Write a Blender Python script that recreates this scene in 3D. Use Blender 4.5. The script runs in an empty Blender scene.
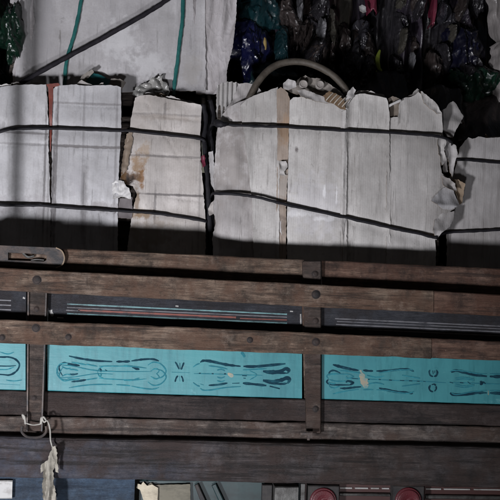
import bpy, bmesh, math, random
from mathutils import Vector, Matrix, noise
from mathutils.geometry import delaunay_2d_cdt
random.seed(7)
SC = bpy.context.scene
COL = SC.collection
# ------------------------------------------------------------------ camera
W = 0.577                      # picture width at distance 1
D = 2.6
YAW, ROLL, SHIFT = math.radians(4.5), math.radians(1.65), 0.15
CAMZ = 1.49
cd = bpy.data.cameras.new('camera'); cam = bpy.data.objects.new('camera', cd); COL.objects.link(cam)
cd.sensor_width = 36; cd.sensor_fit = 'HORIZONTAL'; cd.lens = 36 / W
cd.shift_y = SHIFT; cd.clip_start = 0.05; cd.clip_end = 500
CR = Matrix.Rotation(-YAW, 3, 'Z') @ Matrix.Rotation(math.radians(90), 3, 'X') @ Matrix.Rotation(ROLL, 3, 'Z')
CL = Vector((-D * math.sin(YAW), -D * math.cos(YAW), CAMZ))
cam.matrix_world = Matrix.Translation(CL) @ CR.to_4x4()
SC.camera = cam
# ------------------------------------------------------------------ light
SC.view_settings.view_transform = 'Standard'; SC.view_settings.look = 'None'
SC.view_settings.gamma = 1; SC.view_settings.use_curve_mapping = False
SC.view_settings.exposure = 0.32
SUN_EL, SUN_ROT = math.radians(-1.5), math.radians(20)
wd = bpy.data.worlds.new('World'); SC.world = wd; wd.use_nodes = True
nt = wd.node_tree
sky = nt.nodes.new('ShaderNodeTexSky'); sky.sky_type = 'NISHITA'; sky.sun_disc = False
sky.sun_elevation = SUN_EL; sky.sun_rotation = SUN_ROT
nt.links.new(sky.outputs[0], nt.nodes['Background'].inputs[0])
nt.nodes['Background'].inputs[1].default_value = 0.15
sd = bpy.data.lights.new('sun', 'SUN'); sun = bpy.data.objects.new('sun', sd); COL.objects.link(sun)
sd.energy = 0.03; sd.angle = math.radians(20); sd.color = (1, .86, .75)
_s = Vector((math.sin(SUN_ROT) * math.cos(SUN_EL), math.cos(SUN_ROT) * math.cos(SUN_EL), abs(math.sin(SUN_EL))))
sun.rotation_euler = _s.to_track_quat('Z', 'Y').to_euler()
# the headlamps of the vehicle that follows the truck, low and to the left; they throw the shadow of the rails up the bales
HEADLAMPS = (((-1.45, -2.25, 0.66), (-0.50, 0.1, 1.72), 300), ((-0.25, -2.25, 0.66), (-0.50, 0.1, 1.66), 80))
for _p, _a, _e in HEADLAMPS:
    hd = bpy.data.lights.new('headlamp', 'SPOT'); hl = bpy.data.objects.new('headlamp', hd); COL.objects.link(hl)
    hl.location = _p; hl.rotation_euler = (Vector(_a) - Vector(_p)).to_track_quat('-Z', 'Y').to_euler()
    hd.energy = _e; hd.spot_size = math.radians(86); hd.spot_blend = 1.0; hd.shadow_soft_size = 0.12
    hd.color = (0.95, 0.945, 1.0)

# ------------------------------------------------------------------ helpers
def P(px, py, Y=0.0):
    """the point of the plane Y = const (parallel to the tailgate) under a pixel of the 500 px photograph"""
    d = CR @ Vector(((px - 250) / 500 * W, ((250 - py) / 500 + SHIFT) * W, -1))
    return CL + d * ((Y - CL.y) / d.y)

def N(x, y=0.0, z=0.0): return noise.noise(Vector((x, y, z)))
def FB(x, y=0.0, z=0.0, o=4): return noise.fractal(Vector((x, y, z)), 0.8, 2.0, o)

def ln(x, a, b): return a + (b - a) * (x - 50) / 440.0        # a row of the tailgate: its y at x=50 and x=490

def thing(name, loc, label, cat, group=None):
    o = bpy.data.objects.new(name, None); COL.objects.link(o); o.location = loc; o.empty_display_size = .05
    o['label'] = label; o['category'] = cat
    if group: o['group'] = group
    return o

def wpos(o):
    v = Vector((0, 0, 0))
    while o is not None: v = v + o.location; o = o.parent
    return v

def mesh(name, vs, fs, mats, parent=None, mi=None, smooth=False, label=None, cat=None, group=None, kind=None, loc=None):
    """link world-space geometry as one mesh object"""
    off = wpos(parent) if parent is not None else (Vector(loc) if loc is not None else sum((Vector(v) for v in vs), Vector()) / len(vs))
    me = bpy.data.meshes.new(name)
    me.from_pydata([tuple(Vector(v) - off) for v in vs], [], fs); me.validate()
    o = bpy.data.objects.new(name, me); COL.objects.link(o)
    if parent is not None: o.parent = parent
    else: o.location = off
    for m in (mats if isinstance(mats, (list, tuple)) else [mats]): me.materials.append(m)
    if mi and len(mi) == len(me.polygons): me.polygons.foreach_set('material_index', mi)
    bm = bmesh.new(); bm.from_mesh(me); bmesh.ops.recalc_face_normals(bm, faces=bm.faces); bm.to_mesh(me); bm.free()
    if smooth: me.polygons.foreach_set('use_smooth', [True] * len(me.polygons))
    if label: o['label'] = label
    if cat: o['category'] = cat
    if group: o['group'] = group
    if kind: o['kind'] = kind
    return o

class G:
    """collects geometry with material slots"""
    def __init__(s): s.v = []; s.f = []; s.m = []
    def add(s, vs, fs, m=0):
        n = len(s.v); s.v += [Vector(v) for v in vs]
        s.f += [tuple(i + n for i in f) for f in fs]; s.m += [m] * len(fs)
    def box(s, a, b, m=0):
        (x0, y0, z0), (x1, y1, z1) = a, b
        s.add([(x0,y0,z0),(x1,y0,z0),(x1,y1,z0),(x0,y1,z0),(x0,y0,z1),(x1,y0,z1),(x1,y1,z1),(x0,y1,z1)],
              [(0,3,2,1),(4,5,6,7),(0,1,5,4),(1,2,6,5),(2,3,7,6),(3,0,4,7)], m)
    def build(s, name, mats, parent=None, **k): return mesh(name, s.v, s.f, mats, parent, mi=s.m, **k)

def plank_g(tops, bots, Y0, Y1, g=None, ch=0.003, wob=0.0016, seg=0.012, seed=0.0, m=0):
    """a sawn board: top and bottom edge as two world points each (front plane Y0, back Y1), eased edges, slightly uneven"""
    g = g or G()
    (a, b), (c, d) = tops, bots
    n = max(2, int((b - a).length / seg)); rings = []
    for i in range(n + 1):
        t = i / n; p = a.lerp(b, t); q = c.lerp(d, t)
        up = (p - q).normalized()
        w = lambda k: wob * (N(p.x * 6 + seed, k * 7.3, seed) + .7 * N(p.x * 25, k * 3.1, seed) - 2.2 * max(0, N(p.x * 17, k * 9.1, seed * 3) - .28) * (1 if k == 1 else -1))
        p = p + up * w(1); q = q + up * w(2); f = w(3) * .6
        k = ch * (1 + .8 * N(p.x * 14, seed, 5))
        ring = [Vector((q.x, Y0 + f, q.z)) + up * k, Vector((p.x, Y0 + f, p.z)) - up * k, Vector((p.x, Y0 + f + k, p.z)),
                Vector((p.x, Y1, p.z)), Vector((q.x, Y1, q.z)), Vector((q.x, Y0 + f + k, q.z))]
        rings.append(ring)
    vs = [v for r in rings for v in r]; fs = []
    for i in range(n):
        for j in range(6):
            fs.append((i*6+j, i*6+(j+1) % 6, (i+1)*6+(j+1) % 6, (i+1)*6+j))
    fs.append(tuple(range(5, -1, -1))); fs.append(tuple(n*6+j for j in range(6)))
    g.add(vs, fs, m); return g

def row(x0, x1, top, bot, Y0, Y1, **k):
    return plank_g((P(x0, ln(x0, *top), Y0), P(x1, ln(x1, *top), Y0)), (P(x0, ln(x0, *bot), Y0), P(x1, ln(x1, *bot), Y0)), Y0, Y1, **k)

def smooth_path(pts, n=6):
    pts = [Vector(p) for p in pts]
    if len(pts) < 3: return pts
    out = []
    for i in range(len(pts) - 1):
        p0 = pts[max(0, i-1)]; p1 = pts[i]; p2 = pts[i+1]; p3 = pts[min(len(pts)-1, i+2)]
        for k in range(n):
            t = k / n
            out.append(.5 * ((2*p1) + (-p0+p2)*t + (2*p0-5*p1+4*p2-p3)*t*t + (-p0+3*p1-3*p2+p3)*t**3))
    out.append(pts[-1]); return out

def tube_g(path, rad, g=None, sides=8, flat=1.0, m=0, jit=0.0, seed=0.0):
    """tube along a path; flat < 1 squeezes it in depth (straps)"""
    g = g or G(); n = len(path); vs = []; fs = []
    for i, p in enumerate(path):
        t = (path[min(n-1, i+1)] - path[max(0, i-1)]).normalized()
        ref = Vector((0, 1, 0)) if abs(t.y) < .9 else Vector((1, 0, 0))
        u = t.cross(ref).normalized(); w = u.cross(t).normalized()
        r = rad[i] if isinstance(rad, (list, tuple)) else rad
        for j in range(sides):
            a = 2 * math.pi * j / sides
            rr = r * (1 + jit * N(p.x*60+seed, p.z*60, j*1.7))
            vs.append(p + u * (rr * math.cos(a)) + w * (rr * flat * math.sin(a)))
    for i in range(n-1):
        for j in range(sides):
            fs.append((i*sides+j, i*sides+(j+1) % sides, (i+1)*sides+(j+1) % sides, (i+1)*sides+j))
    fs.append(tuple(range(sides-1, -1, -1))); fs.append(tuple((n-1)*sides+j for j in range(sides)))
    g.add(vs, fs, m); return g

def ribbon_g(pts, width, Y, g, m, thick=0.0012, taper=True):
    """a painted stroke: a thin strip of pixels-wide polyline lying on a board whose front is at Y"""
    path = smooth_path([(x, y, 0) for x, y in pts], 5) if len(pts) > 2 else [Vector((x, y, 0)) for x, y in pts]
    n = len(path); L = []; R = []
    for i, p in enumerate(path):
        t = (path[min(n-1, i+1)] - path[max(0, i-1)]).normalized(); q = Vector((-t.y, t.x, 0))
        w = width * .5 * (1 + .45 * N(p.x * .35, p.y * .35, 2))
        if taper: w *= .35 + .65 * min(1, 4 * min(i, n-1-i) / max(1, n-1) + (.15))
        L.append(p + q * w); R.append(p - q * w)
    vs = [P(a.x, a.y, Y - thick) for a in L] + [P(a.x, a.y, Y - thick) for a in R]
    vs += [Vector((v.x, Y + .0004, v.z)) for v in vs]
    fs = []; o = 2*n
    for i in range(n-1):
        fs += [(i, i+1, n+i+1, n+i), (o+i, o+n+i, o+n+i+1, o+i+1), (i, o+i, o+i+1, i+1), (n+i, n+i+1, o+n+i+1, o+n+i)]
    fs += [(0, n, o+n, o), (n-1, o+n-1, o+2*n-1, 2*n-1)]
    g.add(vs, fs, m)

def sheet(name, poly, Y0, disp, mats, parent, res=.008, thick=.003, jag=.0017, curl=.012, cw=.03, seed=0.0, holes=(), label=None, straight=False):
    """a sheet of board with an irregular outline (photo pixels at depth Y0), bent by disp(x, z), edges curled, real thickness"""
    pp = [P(x, y, Y0) for x, y in poly]; out = []
    for i, a in enumerate(pp):
        b = pp[(i+1) % len(pp)]; L = (b - a).length; n = max(1, int(L / res))
        nr = Vector((-(b-a).z, 0, (b-a).x)).normalized() if L > 1e-6 else Vector()
        for k in range(n):
            q = a.lerp(b, k/n); fade = 1 if 0 < k else .5
            q = q + nr * jag * fade * (N(q.x*45+seed, q.z*45) + 1.3*N(q.x*130, q.z*130, seed))
            out.append(Vector((q.x, q.z)))
    nb = len(out)
    xs = [p.x for p in out]; zs = [p.y for p in out]
    def inside(x, z):
        c = False; j = nb - 1
        for i in range(nb):
            if (zs[i] > z) != (zs[j] > z) and x < (xs[j]-xs[i]) * (z-zs[i]) / (zs[j]-zs[i]) + xs[i]: c = not c
            j = i
        return c
    def edge(x, z): return min((xs[i]-x)**2 + (zs[i]-z)**2 for i in range(nb)) ** .5
    pts = list(out); ed = [0.0]*nb
    x = min(xs); r = 0
    while x < max(xs):
        z = min(zs) + (res*.5 if r % 2 else 0)
        while z < max(zs):
            if inside(x, z):
                e = edge(x, z)
                if e > res*.55: pts.append(Vector((x + res*.2*N(x*300, z*300), z))); ed.append(e)
            z += res
        x += res*.88; r += 1
    V, _, F, ov, _, _ = delaunay_2d_cdt(pts, [(i, (i+1) % nb) for i in range(nb)], [], 1, 1e-6)
    vs = []
    for i, v in enumerate(V):
        e = ed[ov[i][0]] if ov[i] else 0
        c = max(0, 1 - e/cw)
        y = Y0 + disp(v.x, v.y) + c*c*curl*(N(v.x*9+seed, v.y*9, 3.3) - .25)
        vs.append(Vector((v.x, y, v.y)))
    n = len(vs)
    allv = vs + [Vector((v.x, v.y + thick, v.z)) for v in vs]
    fs = [tuple(f) for f in F]; mi = [0]*len(fs)
    cnt = {}
    for f in F:
        for i in range(len(f)):
            e = (f[i], f[(i+1) % len(f)]); cnt[tuple(sorted(e))] = cnt.get(tuple(sorted(e)), 0) + 1
    bk = [tuple(n+i for i in reversed(f)) for f in F]; fs += bk; mi += [1]*len(bk)
    for f in F:
        for i in range(len(f)):
            a, b = f[i], f[(i+1) % len(f)]
            if cnt[tuple(sorted((a, b)))] == 1: fs.append((a, n+a, n+b, b)); mi.append(1)
    o = mesh(name, allv, fs, mats, parent, mi=mi, label=label)
    me = o.data
    for p in me.polygons:
        p.use_smooth = p.material_index == 0
    me.set_sharp_from_angle(angle=math.radians(50))
    return o

# ------------------------------------------------------------------ materials
class M:
    def __init__(s, name, rough=.6, spec=.5, metal=0.0):
        s.m = bpy.data.materials.new(name); s.m.use_nodes = True; s.t = s.m.node_tree; s.n = s.t.nodes
        s.b = s.n['Principled BSDF']; s.b.inputs['Roughness'].default_value = rough
        s.b.inputs['Specular IOR Level'].default_value = spec; s.b.inputs['Metallic'].default_value = metal
        s.tc = s.n.new('ShaderNodeTexCoord').outputs['Object']; s.off = None
    def lk(s, a, b): s.t.links.new(a, b)
    def rnd(s, k=17.0):
        """object coordinates shifted by each object's random number, so that repeats differ"""
        oi = s.n.new('ShaderNodeObjectInfo'); mu = s.n.new('ShaderNodeMath'); mu.operation = 'MULTIPLY'; mu.inputs[1].default_value = k
        s.lk(oi.outputs['Random'], mu.inputs[0]); va = s.n.new('ShaderNodeVectorMath'); va.operation = 'ADD'
        s.lk(s.tc, va.inputs[0]); s.lk(mu.outputs[0], va.inputs[1]); s.tc = va.outputs[0]; return s
    def noise(s, scale, detail=6, rough=.6, stretch=(1, 1, 1), loc=(0, 0, 0), dist=0.0):
        mp = s.n.new('ShaderNodeMapping'); mp.inputs['Scale'].default_value = stretch; mp.inputs['Location'].default_value = loc
        t = s.n.new('ShaderNodeTexNoise'); t.inputs['Scale'].default_value = scale; t.inputs['Detail'].default_value = detail
        t.inputs['Roughness'].default_value = rough; t.inputs['Distortion'].default_value = dist
        s.lk(s.tc, mp.inputs[0]); s.lk(mp.outputs[0], t.inputs['Vector']); return t.outputs['Fac']
    def ridge(s, scale, stretch=(1, 1, 1)):
        f = s.noise(scale, 3, .5, stretch, dist=.5); nd = f.node; nd.noise_type = 'RIDGED_MULTIFRACTAL'; nd.inputs['Offset'].default_value = .9; nd.inputs['Gain'].default_value = 1.6
        m = s.n.new('ShaderNodeMath'); m.operation = 'MULTIPLY'; m.inputs[1].default_value = .4; s.lk(f, m.inputs[0]); return m.outputs[0]
    def ramp(s, fac, stops):
        r = s.n.new('ShaderNodeValToRGB'); e = r.color_ramp.elements
        while len(e) < len(stops): e.new(.5)
        for i, (p, c) in enumerate(stops):
            e[i].position = p; e[i].color = (c if len(c) == 4 else (*c, 1)) if isinstance(c, tuple) else (c, c, c, 1)
        s.lk(fac, r.inputs[0]); return r.outputs[0]
    def mix(s, fac, a, b, mode='MIX'):
        m = s.n.new('ShaderNodeMix'); m.data_type = 'RGBA'; m.blend_type = mode; m.clamp_factor = True
        for sock, v in ((m.inputs[0], fac), (m.inputs[6], a), (m.inputs[7], b)):
            if isinstance(v, (int, float)): sock.default_value = v
            elif isinstance(v, tuple): sock.default_value = (*v, 1)
            else: s.lk(v, sock)
        return m.outputs[2]
    def math(s, op, a, b=0.0):
        m = s.n.new('ShaderNodeMath'); m.operation = op
        for sock, v in zip(m.inputs, (a, b)):
            if isinstance(v, (int, float)): sock.default_value = v
            else: s.lk(v, sock)
        return m.outputs[0]
    def spot(s, c, r, size, soft=.5, rag=.6, nscale=30):
        """mask: a ragged blot round the object-space point c (size: three radii)"""
        mp = s.n.new('ShaderNodeVectorMath'); mp.operation = 'SUBTRACT'; mp.inputs[1].default_value = c; s.lk(s.tc, mp.inputs[0])
        dv = s.n.new('ShaderNodeVectorMath'); dv.operation = 'DIVIDE'; dv.inputs[1].default_value = size; s.lk(mp.outputs[0], dv.inputs[0])
        le = s.n.new('ShaderNodeVectorMath'); le.operation = 'LENGTH'; s.lk(dv.outputs[0], le.inputs[0])
        nz = s.math('MULTIPLY', s.math('SUBTRACT', s.noise(nscale), .5), rag*2)
        return s.ramp(s.math('ADD', le.outputs['Value'], nz), [(max(0, 1-soft) * .5, 1.0), (.5 + soft*.15, 0.0)])
    def color(s, c):
        if isinstance(c, tuple): s.b.inputs['Base Color'].default_value = (*c, 1)
        else: s.lk(c, s.b.inputs['Base Color'])
        return s
    def rough(s, v): s.lk(v, s.b.inputs['Roughness']); return s
    def bump(s, h, strength=.3, dist=.002):
        b = s.n.new('ShaderNodeBump'); b.inputs['Strength'].default_value = strength; b.inputs['Distance'].default_value = dist
        s.lk(h, b.inputs['Height']); s.lk(b.outputs[0], s.b.inputs['Normal']); return s

def card_mat(name, white=(.60, .595, .60), grime=(.33, .31, .295), stains=(), streak=.55, wave=1.0):
    white = tuple(v*.85 for v in white); grime = tuple(v*.62 for v in grime)
    k = M(name, rough=.62, spec=.35).rnd() if not stains else M(name, rough=.62, spec=.35)
    big = k.noise(5, 5, .6); st = k.noise(7, 6, .7, (7, 7, .8)); fine = k.noise(160, 3, .6); st2 = k.noise(12, 5, .7, (7, 7, .45), (3, 1, 2)); band = k.noise(4, 3, .5, (5, 5, .35), (6, 4, 1))
    c = k.mix(k.ramp(big, [(.34, 0.0), (.66, 1.0)]), white, tuple(.35*a+.65*b for a, b in zip(white, grime)))
    c = k.mix(k.math('MULTIPLY', k.ramp(st, [(.50, 0.0), (.74, 1.0)]), streak), c, grime)
    c = k.mix(k.math('MULTIPLY', k.ramp(st2, [(.57, 0.0), (.70, 1.0)]), .7), c, tuple(v*.55 for v in grime))
    c = k.mix(k.math('MULTIPLY', k.ramp(k.noise(22, 8, .75, (1, 1, 1), (9, 2, 4)), [(.60, 0.0), (.70, 1.0)]), .5), c, tuple(v*.6 for v in grime))
    c = k.mix(k.math('MULTIPLY', k.ramp(k.noise(70, 4, .7, (1, 1, .6), (4, 7, 1)), [(.68, 0.0), (.76, 1.0)]), .6), c, (.10, .085, .075))
    c = k.mix(k.math('MULTIPLY', k.ramp(band, [(.42, 1.0), (.56, 0.0)]), .42), c, tuple(v*.62 for v in white))
    c = k.mix(k.ramp(fine, [(.35, .0), (.8, .22)]), c, (.22, .2, .19))
    c = k.mix(k.math('MULTIPLY', k.ramp(k.noise(34, 6, .8, (1.6, 1, .5), (2, 9, 6)), [(.68, 0.0), (.73, 1.0)]), .7), c, tuple(min(1, v*1.45) for v in white))
    for (pt, size, col, amt, *rg_) in stains:  # blots and scuffs, plus the painted shade of creases
        size = tuple(v*2.25 for v in size); col = tuple(v*.8 for v in col)
        c = k.mix(k.math('MULTIPLY', k.spot(pt, 1, size, rag=rg_[0] if rg_ else .8, nscale=42), amt), c, col)
    k.color(c)
    w = k.n.new('ShaderNodeTexWave'); w.wave_type = 'BANDS'; w.bands_direction = 'X'; w.inputs['Scale'].default_value = 42; w.inputs['Distortion'].default_value = .6
    k.lk(k.tc, w.inputs['Vector'])
    h = k.math('ADD', k.math('MULTIPLY', w.outputs['Fac'], .10*wave), k.math('ADD', k.math('MULTIPLY', st, .45), k.math('MULTIPLY', fine, .35)))
    k.bump(h, .45, .0022)
    k.rough(k.ramp(big, [(.3, .5), (.7, .72)]))
    return k.m

KRAFT = M('kraft_edge', .85, .2).rnd()
KRAFT.color(KRAFT.mix(KRAFT.noise(40), (.16, .115, .075), (.30, .24, .18))).bump(KRAFT.noise(120), .4); KRAFT = KRAFT.m
DARKCORE = M('dark_pressed_board', .9, .15).rnd()
DARKCORE.color(DARKCORE.ramp(DARKCORE.noise(10, 6, .7, (1, 1, 9)), [(.35, (.022, .019, .018)), (.58, (.085, .070, .06)), (.72, (.22, .195, .17))])).bump(DARKCORE.noise(14, 6, .7, (1, 1, 8)), .9, .01); DARKCORE = DARKCORE.m

def wood_mat(name, dark, mid, light, paint=None, pamt=0.0, blue=False):
    k = M(name, rough=.68, spec=.35).rnd()
    g = k.noise(7, 8, .68, (1.0, 9, 9), dist=.6); f = k.noise(26, 5, .7, (1.2, 22, 22)); b = k.noise(5, 5, .65, (1, 1, 1.4), (5, 5, 5)); sp = k.noise(75, 5, .7, (.6, 1, 1), (1, 9, 3))
    c = k.ramp(g, [(.30, dark), (.50, mid), (.70, light)])
    c = k.mix(k.math('MULTIPLY', k.ramp(f, [(.45, 0.0), (.68, 1.0)]), .65), c, dark)
    if paint: c = k.mix(k.math('MULTIPLY', k.ramp(b, [(.38, 1.0), (.62, 0.0)]), pamt), c, paint)
    c = k.mix(k.math('MULTIPLY', k.ramp(k.noise(11, 7, .75, (1, 1, 1), (2, 8, 1)), [(.46, 0.0), (.62, 1.0)]), .8), c, tuple(v*.5 for v in dark))
    c = k.mix(k.math('MULTIPLY', k.ramp(sp, [(.66, 0.0), (.74, 1.0)]), .55), c, tuple(min(1, v*2.0) for v in light))
    c = k.mix(k.math('MULTIPLY', k.ramp(k.noise(16, 3, .6, (1, 1, .12), (3, 3, 3)), [(.62, 0.0), (.70, 1.0)]), .45), c, tuple(v*.6 for v in dark))
    if blue:      # blends a bluish tint into the left end of the beam
        k2 = k.tc; k.tc = k.n['Texture Coordinate'].outputs['Object']
        c = k.mix(k.math('MULTIPLY', k.spot((-.72, 0, 1.0), 1, (1.5, 2, .5), soft=.9, rag=.4, nscale=7), .45), c, (.050, .070, .115)); k.tc = k2
    c = k.mix(k.math('MULTIPLY', k.ramp(k.noise(9, 6, .7, (1, 1, .8), (7, 3, 3)), [(.44, 0.0), (.58, 1.0)]), .75), c, tuple(v*a for v, a in zip(mid, (.62, .48, .42))))
    c = k.mix(k.math('MULTIPLY', k.ramp(k.noise(13, 6, .75, (1, 1, 1), (1, 1, 8)), [(.56, 0.0), (.74, 1.0)]), .38), c, tuple(min(1, v*1.3*a) for v, a in zip(light, (.9, .98, 1.08))))
    c = k.mix(k.math('MULTIPLY', k.ramp(k.noise(8, 9, .8, (.35, 6, 6), (4, 4, 9)), [(.52, 0.0), (.60, 1.0)]), .8), c, tuple(v*.6 for v in dark))
    c = k.mix(k.math('MULTIPLY', k.ramp(k.noise(34, 7, .8, (1, 1, 1), (6, 1, 3)), [(.58, 0.0), (.68, 1.0)]), .65), c, tuple(v*.8 for v in dark))
    k.color(c).bump(k.math('ADD', k.math('MULTIPLY', g, .5), k.math('ADD', f, k.math('MULTIPLY', sp, .5))), .8, .003)
    k.rough(k.ramp(b, [(.3, .5), (.7, .8)]))
    return k.m
WOOD = wood_mat('weathered_wood', (.026, .017, .012), (.128, .088, .063), (.27, .200, .148))
WOOD_RED = wood_mat('weathered_reddish_wood', (.026, .014, .010), (.105, .059, .041), (.20, .125, .09))
WOOD_DARK = wood_mat('dark_oiled_wood', (.012, .009, .009), (.036, .027, .025), (.080, .062, .056))
WOOD_GREY = wood_mat('grey_worn_wood', (.024, .018, .016), (.092, .073, .062), (.24, .20, .17), (.06, .052, .05), .5)
WOOD_POST = wood_mat('dark_post_wood', (.020, .015, .013), (.064, .048, .040), (.125, .098, .082))
BEAM = wood_mat('grey_worn_beam', (.014, .011, .010), (.046, .036, .033), (.10, .084, .078), (.034, .032, .036), .5, blue=True)
BLUEP = wood_mat('faded_blue_metal', (.018, .030, .050), (.034, .058, .092), (.065, .095, .135))

def metal_mat(name, a, b, rough=.5, metal=.6):
    k = M(name, rough, .5, metal).rnd()
    k.color(k.mix(k.ramp(k.noise(30, 6, .7), [(.4, 0.0), (.65, 1.0)]), a, b)).bump(k.noise(90), .3); return k.m
STEEL = metal_mat('dark_rusty_steel', (.022, .021, .022), (.075, .055, .045), .55, .3)
BOLT = metal_mat('rusty_bolt', (.010, .008, .008), (.032, .02, .016), .75, .2)
ZINC = metal_mat('dull_zinc', (.10, .10, .095), (.04, .038, .036), .45, .5)
BLACK = metal_mat('black_undercarriage', (.010, .010, .011), (.03, .026, .024), .7, 0)
RUBBER = metal_mat('tyre_rubber', (.015, .015, .015), (.03, .028, .026), .85, 0)
STRAP = metal_mat('black_strapping', (.006, .006, .008), (.014, .013, .016), .6, 0); STRAP.node_tree.nodes['Principled BSDF'].inputs['Specular IOR Level'].default_value = .2
ROPE = metal_mat('dark_rope', (.008, .007, .010), (.02, .018, .022), .8, 0); ROPE.node_tree.nodes['Principled BSDF'].inputs['Specular IOR Level'].default_value = .2
TSTRAP = metal_mat('teal_strapping', (.008, .085, .080), (.02, .13, .12), .5, 0)
HOSE = metal_mat('grey_hose_rubber', (.042, .034, .026), (.078, .066, .052), .65, 0)
REDTAPE = metal_mat('orange_red_tape', (.17, .042, .028), (.11, .03, .024), .5, 0)
STRING = metal_mat('white_string', (.33, .32, .29), (.2, .19, .17), .8, 0)

TE = M('teal_paint', .48, .4).rnd()
_c = TE.mix(TE.ramp(TE.noise(4, 5, .6), [(.35, 0.0), (.7, 1.0)]), (.050, .222, .242), (.034, .165, .190))
_c = TE.mix(TE.math('MULTIPLY', TE.ramp(TE.noise(8, 6, .7, (6, 6, .9)), [(.48, 0.0), (.66, 1.0)]), .55), _c, (.022, .125, .145))
_c = TE.mix(TE.math('MULTIPLY', TE.ramp(TE.noise(30, 6, .75, (.5, 1, 1), (5, 1, 1)), [(.62, 0.0), (.72, 1.0)]), .5), _c, (.15, .36, .38))
_c = TE.mix(TE.math('MULTIPLY', TE.ramp(TE.noise(14, 8, .8, (.7, 1, 1), (8, 1, 5)), [(.66, 0.0), (.71, 1.0)]), .75), _c, (.16, .17, .13))
_c = TE.mix(TE.math('MULTIPLY', TE.ramp(TE.noise(55, 4, .7, (.3, 1, 1.5), (2, 6, 5)), [(.66, 0.0), (.75, 1.0)]), .7), _c, (.012, .07, .09))
TE.color(_c).bump(TE.math('ADD', TE.noise(9, 6, .6, (1, 6, 6)), TE.math('MULTIPLY', TE.noise(60), .5)), .3, .002); TEAL = TE.m
def paint_mat(name, c, worn, amt=.6, rough=.5, sc=40):
    k = M(name, rough, .4).rnd()
    k.color(k.mix(k.math('MULTIPLY', k.ramp(k.noise(sc, 6, .75, (.5, 1, 1)), [(.48, 0.0), (.66, 1.0)]), amt), c, worn)); return k.m
INK = paint_mat('dark_blue_stencil_paint', (.006, .028, .045), (.018, .10, .13), .6, sc=60)
INKF = paint_mat('faint_blue_stencil_paint', (.022, .13, .165), (.036, .22, .26), .9, sc=60)
for _m in (INK, INKF):
    _m.node_tree.nodes['Principled BSDF'].inputs['Specular IOR Level'].default_value = .1; _m.node_tree.nodes['Principled BSDF'].inputs['Roughness'].default_value = .8
TAN = paint_mat('bare_primer_patch', (.26, .24, .18), (.06, .22, .24), .8, sc=50)
SLATBLK = wood_mat('dark_painted_slat', (.012, .013, .017), (.024, .026, .033), (.045, .047, .055))
LTEAL = paint_mat('pale_teal_line_paint', (.11, .22, .23), (.03, .05, .055), 1.0)
LRED = paint_mat('red_line_paint', (.15, .040, .028), (.05, .028, .025), 1.0)
LGREY = paint_mat('grey_line_paint', (.11, .11, .12), (.03, .03, .035), 1.0)
WHITE = paint_mat('dirty_white_paint', (.30, .30, .29), (.14, .13, .12), 1.0, sc=26)
MAROON = paint_mat('maroon_paint', (.050, .024, .022), (.05, .022, .02), .8, sc=20)
CREAM = paint_mat('cream_canvas', (.42, .38, .29), (.24, .21, .16), .8, .8, sc=25)
OLIVE = paint_mat('olive_canvas', (.14, .13, .10), (.075, .07, .055), .8, .8, sc=25)
GREENP = paint_mat('dark_green_paint', (.015, .034, .036), (.008, .015, .016), .8, sc=20)
k = M('red_lens', .4, .4); k.color(k.mix(k.noise(25), (.11, .017, .023), (.05, .012, .015))); k.b.inputs['Coat Weight'].default_value = .15
k.bump(k.noise(260, 2), .3); REDLENS = k.m

def film_mat(name, a, b, rough=.42, wr=.40, bag=False):
    k = M(name, rough, .55).rnd()
    f = k.noise(7, 6, .6, (4, 4, .8), dist=.8); q = k.ridge(26, (1.5, 1.5, .8))
    if bag: f = k.ridge(9, (1.2, 1.2, .7)); q = k.ridge(30, (1, 1, .8))
    k.color(k.mix(k.ramp(f, [(.38, 0.0), (.66, 1.0)]), a, b))
    k.rough(k.ramp(q, [(.3, rough*.7), (.7, min(1, rough*1.8))]))
    k.bump(k.math('ADD', f, k.math('MULTIPLY', q, .4)), wr, .012); return k.m
FILM_BLACK = film_mat('black_plastic_film', (.009, .0085, .010), (.024, .022, .026))
FILM_GREY = film_mat('smoky_plastic_film', (.012, .012, .016), (.060, .058, .066), .25)
FILM_OLIVE = film_mat('olive_grey_film', (.030, .028, .022), (.055, .050, .042), .5)
FILM_PURPLE = film_mat('dark_purple_film', (.012, .010, .015), (.034, .027, .038))
FILM_BROWN = film_mat('dark_brown_film', (.016, .012, .011), (.042, .033, .031), .5)
FILM_BLUE = film_mat('blue_plastic', (.004, .005, .026), (.009, .012, .055), .42, .15, True)
FILM_SILVER = film_mat('silvery_film', (.05, .05, .055), (.20, .20, .21), .18)
FILM_NAVY = film_mat('navy_plastic', (.004, .004, .012), (.007, .009, .028), .45, .15, True)
FILM_TEAL = film_mat('dark_teal_plastic', (.004, .018, .022), (.008, .032, .036), .42, .15, True)
FILM_GREEN = film_mat('dark_green_plastic', (.003, .014, .008), (.006, .030, .017), .42, .15, True)
FILM_PINK = film_mat('red_pink_plastic', (.08, .010, .024), (.16, .03, .05), .35)
FILM_BEIGE = film_mat('dirty_clear_plastic', (.14, .13, .125), (.27, .25, .245), .3)
FILM_WHITE = film_mat('dirty_white_film', (.32, .30, .30), (.50, .48, .49), .28, .6)
LIME = paint_mat('lime_plastic', (.32, .40, .06), (.18, .25, .04), .6)

# ------------------------------------------------------------------ ground
k = M('worn_asphalt', .9, .3)
k.color(k.mix(k.noise(1.5, 8, .7), (.035, .035, .036), (.065, .062, .06))).bump(k.noise(90, 4), .6, .006)
g = G(); g.add([(-150, -150, 0), (150, -150, 0), (150, 150, 0), (-150, 150, 0)], [(0, 1, 2, 3)])
g.build('road', k.m, kind='structure', loc=(0, 0, 0))

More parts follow.
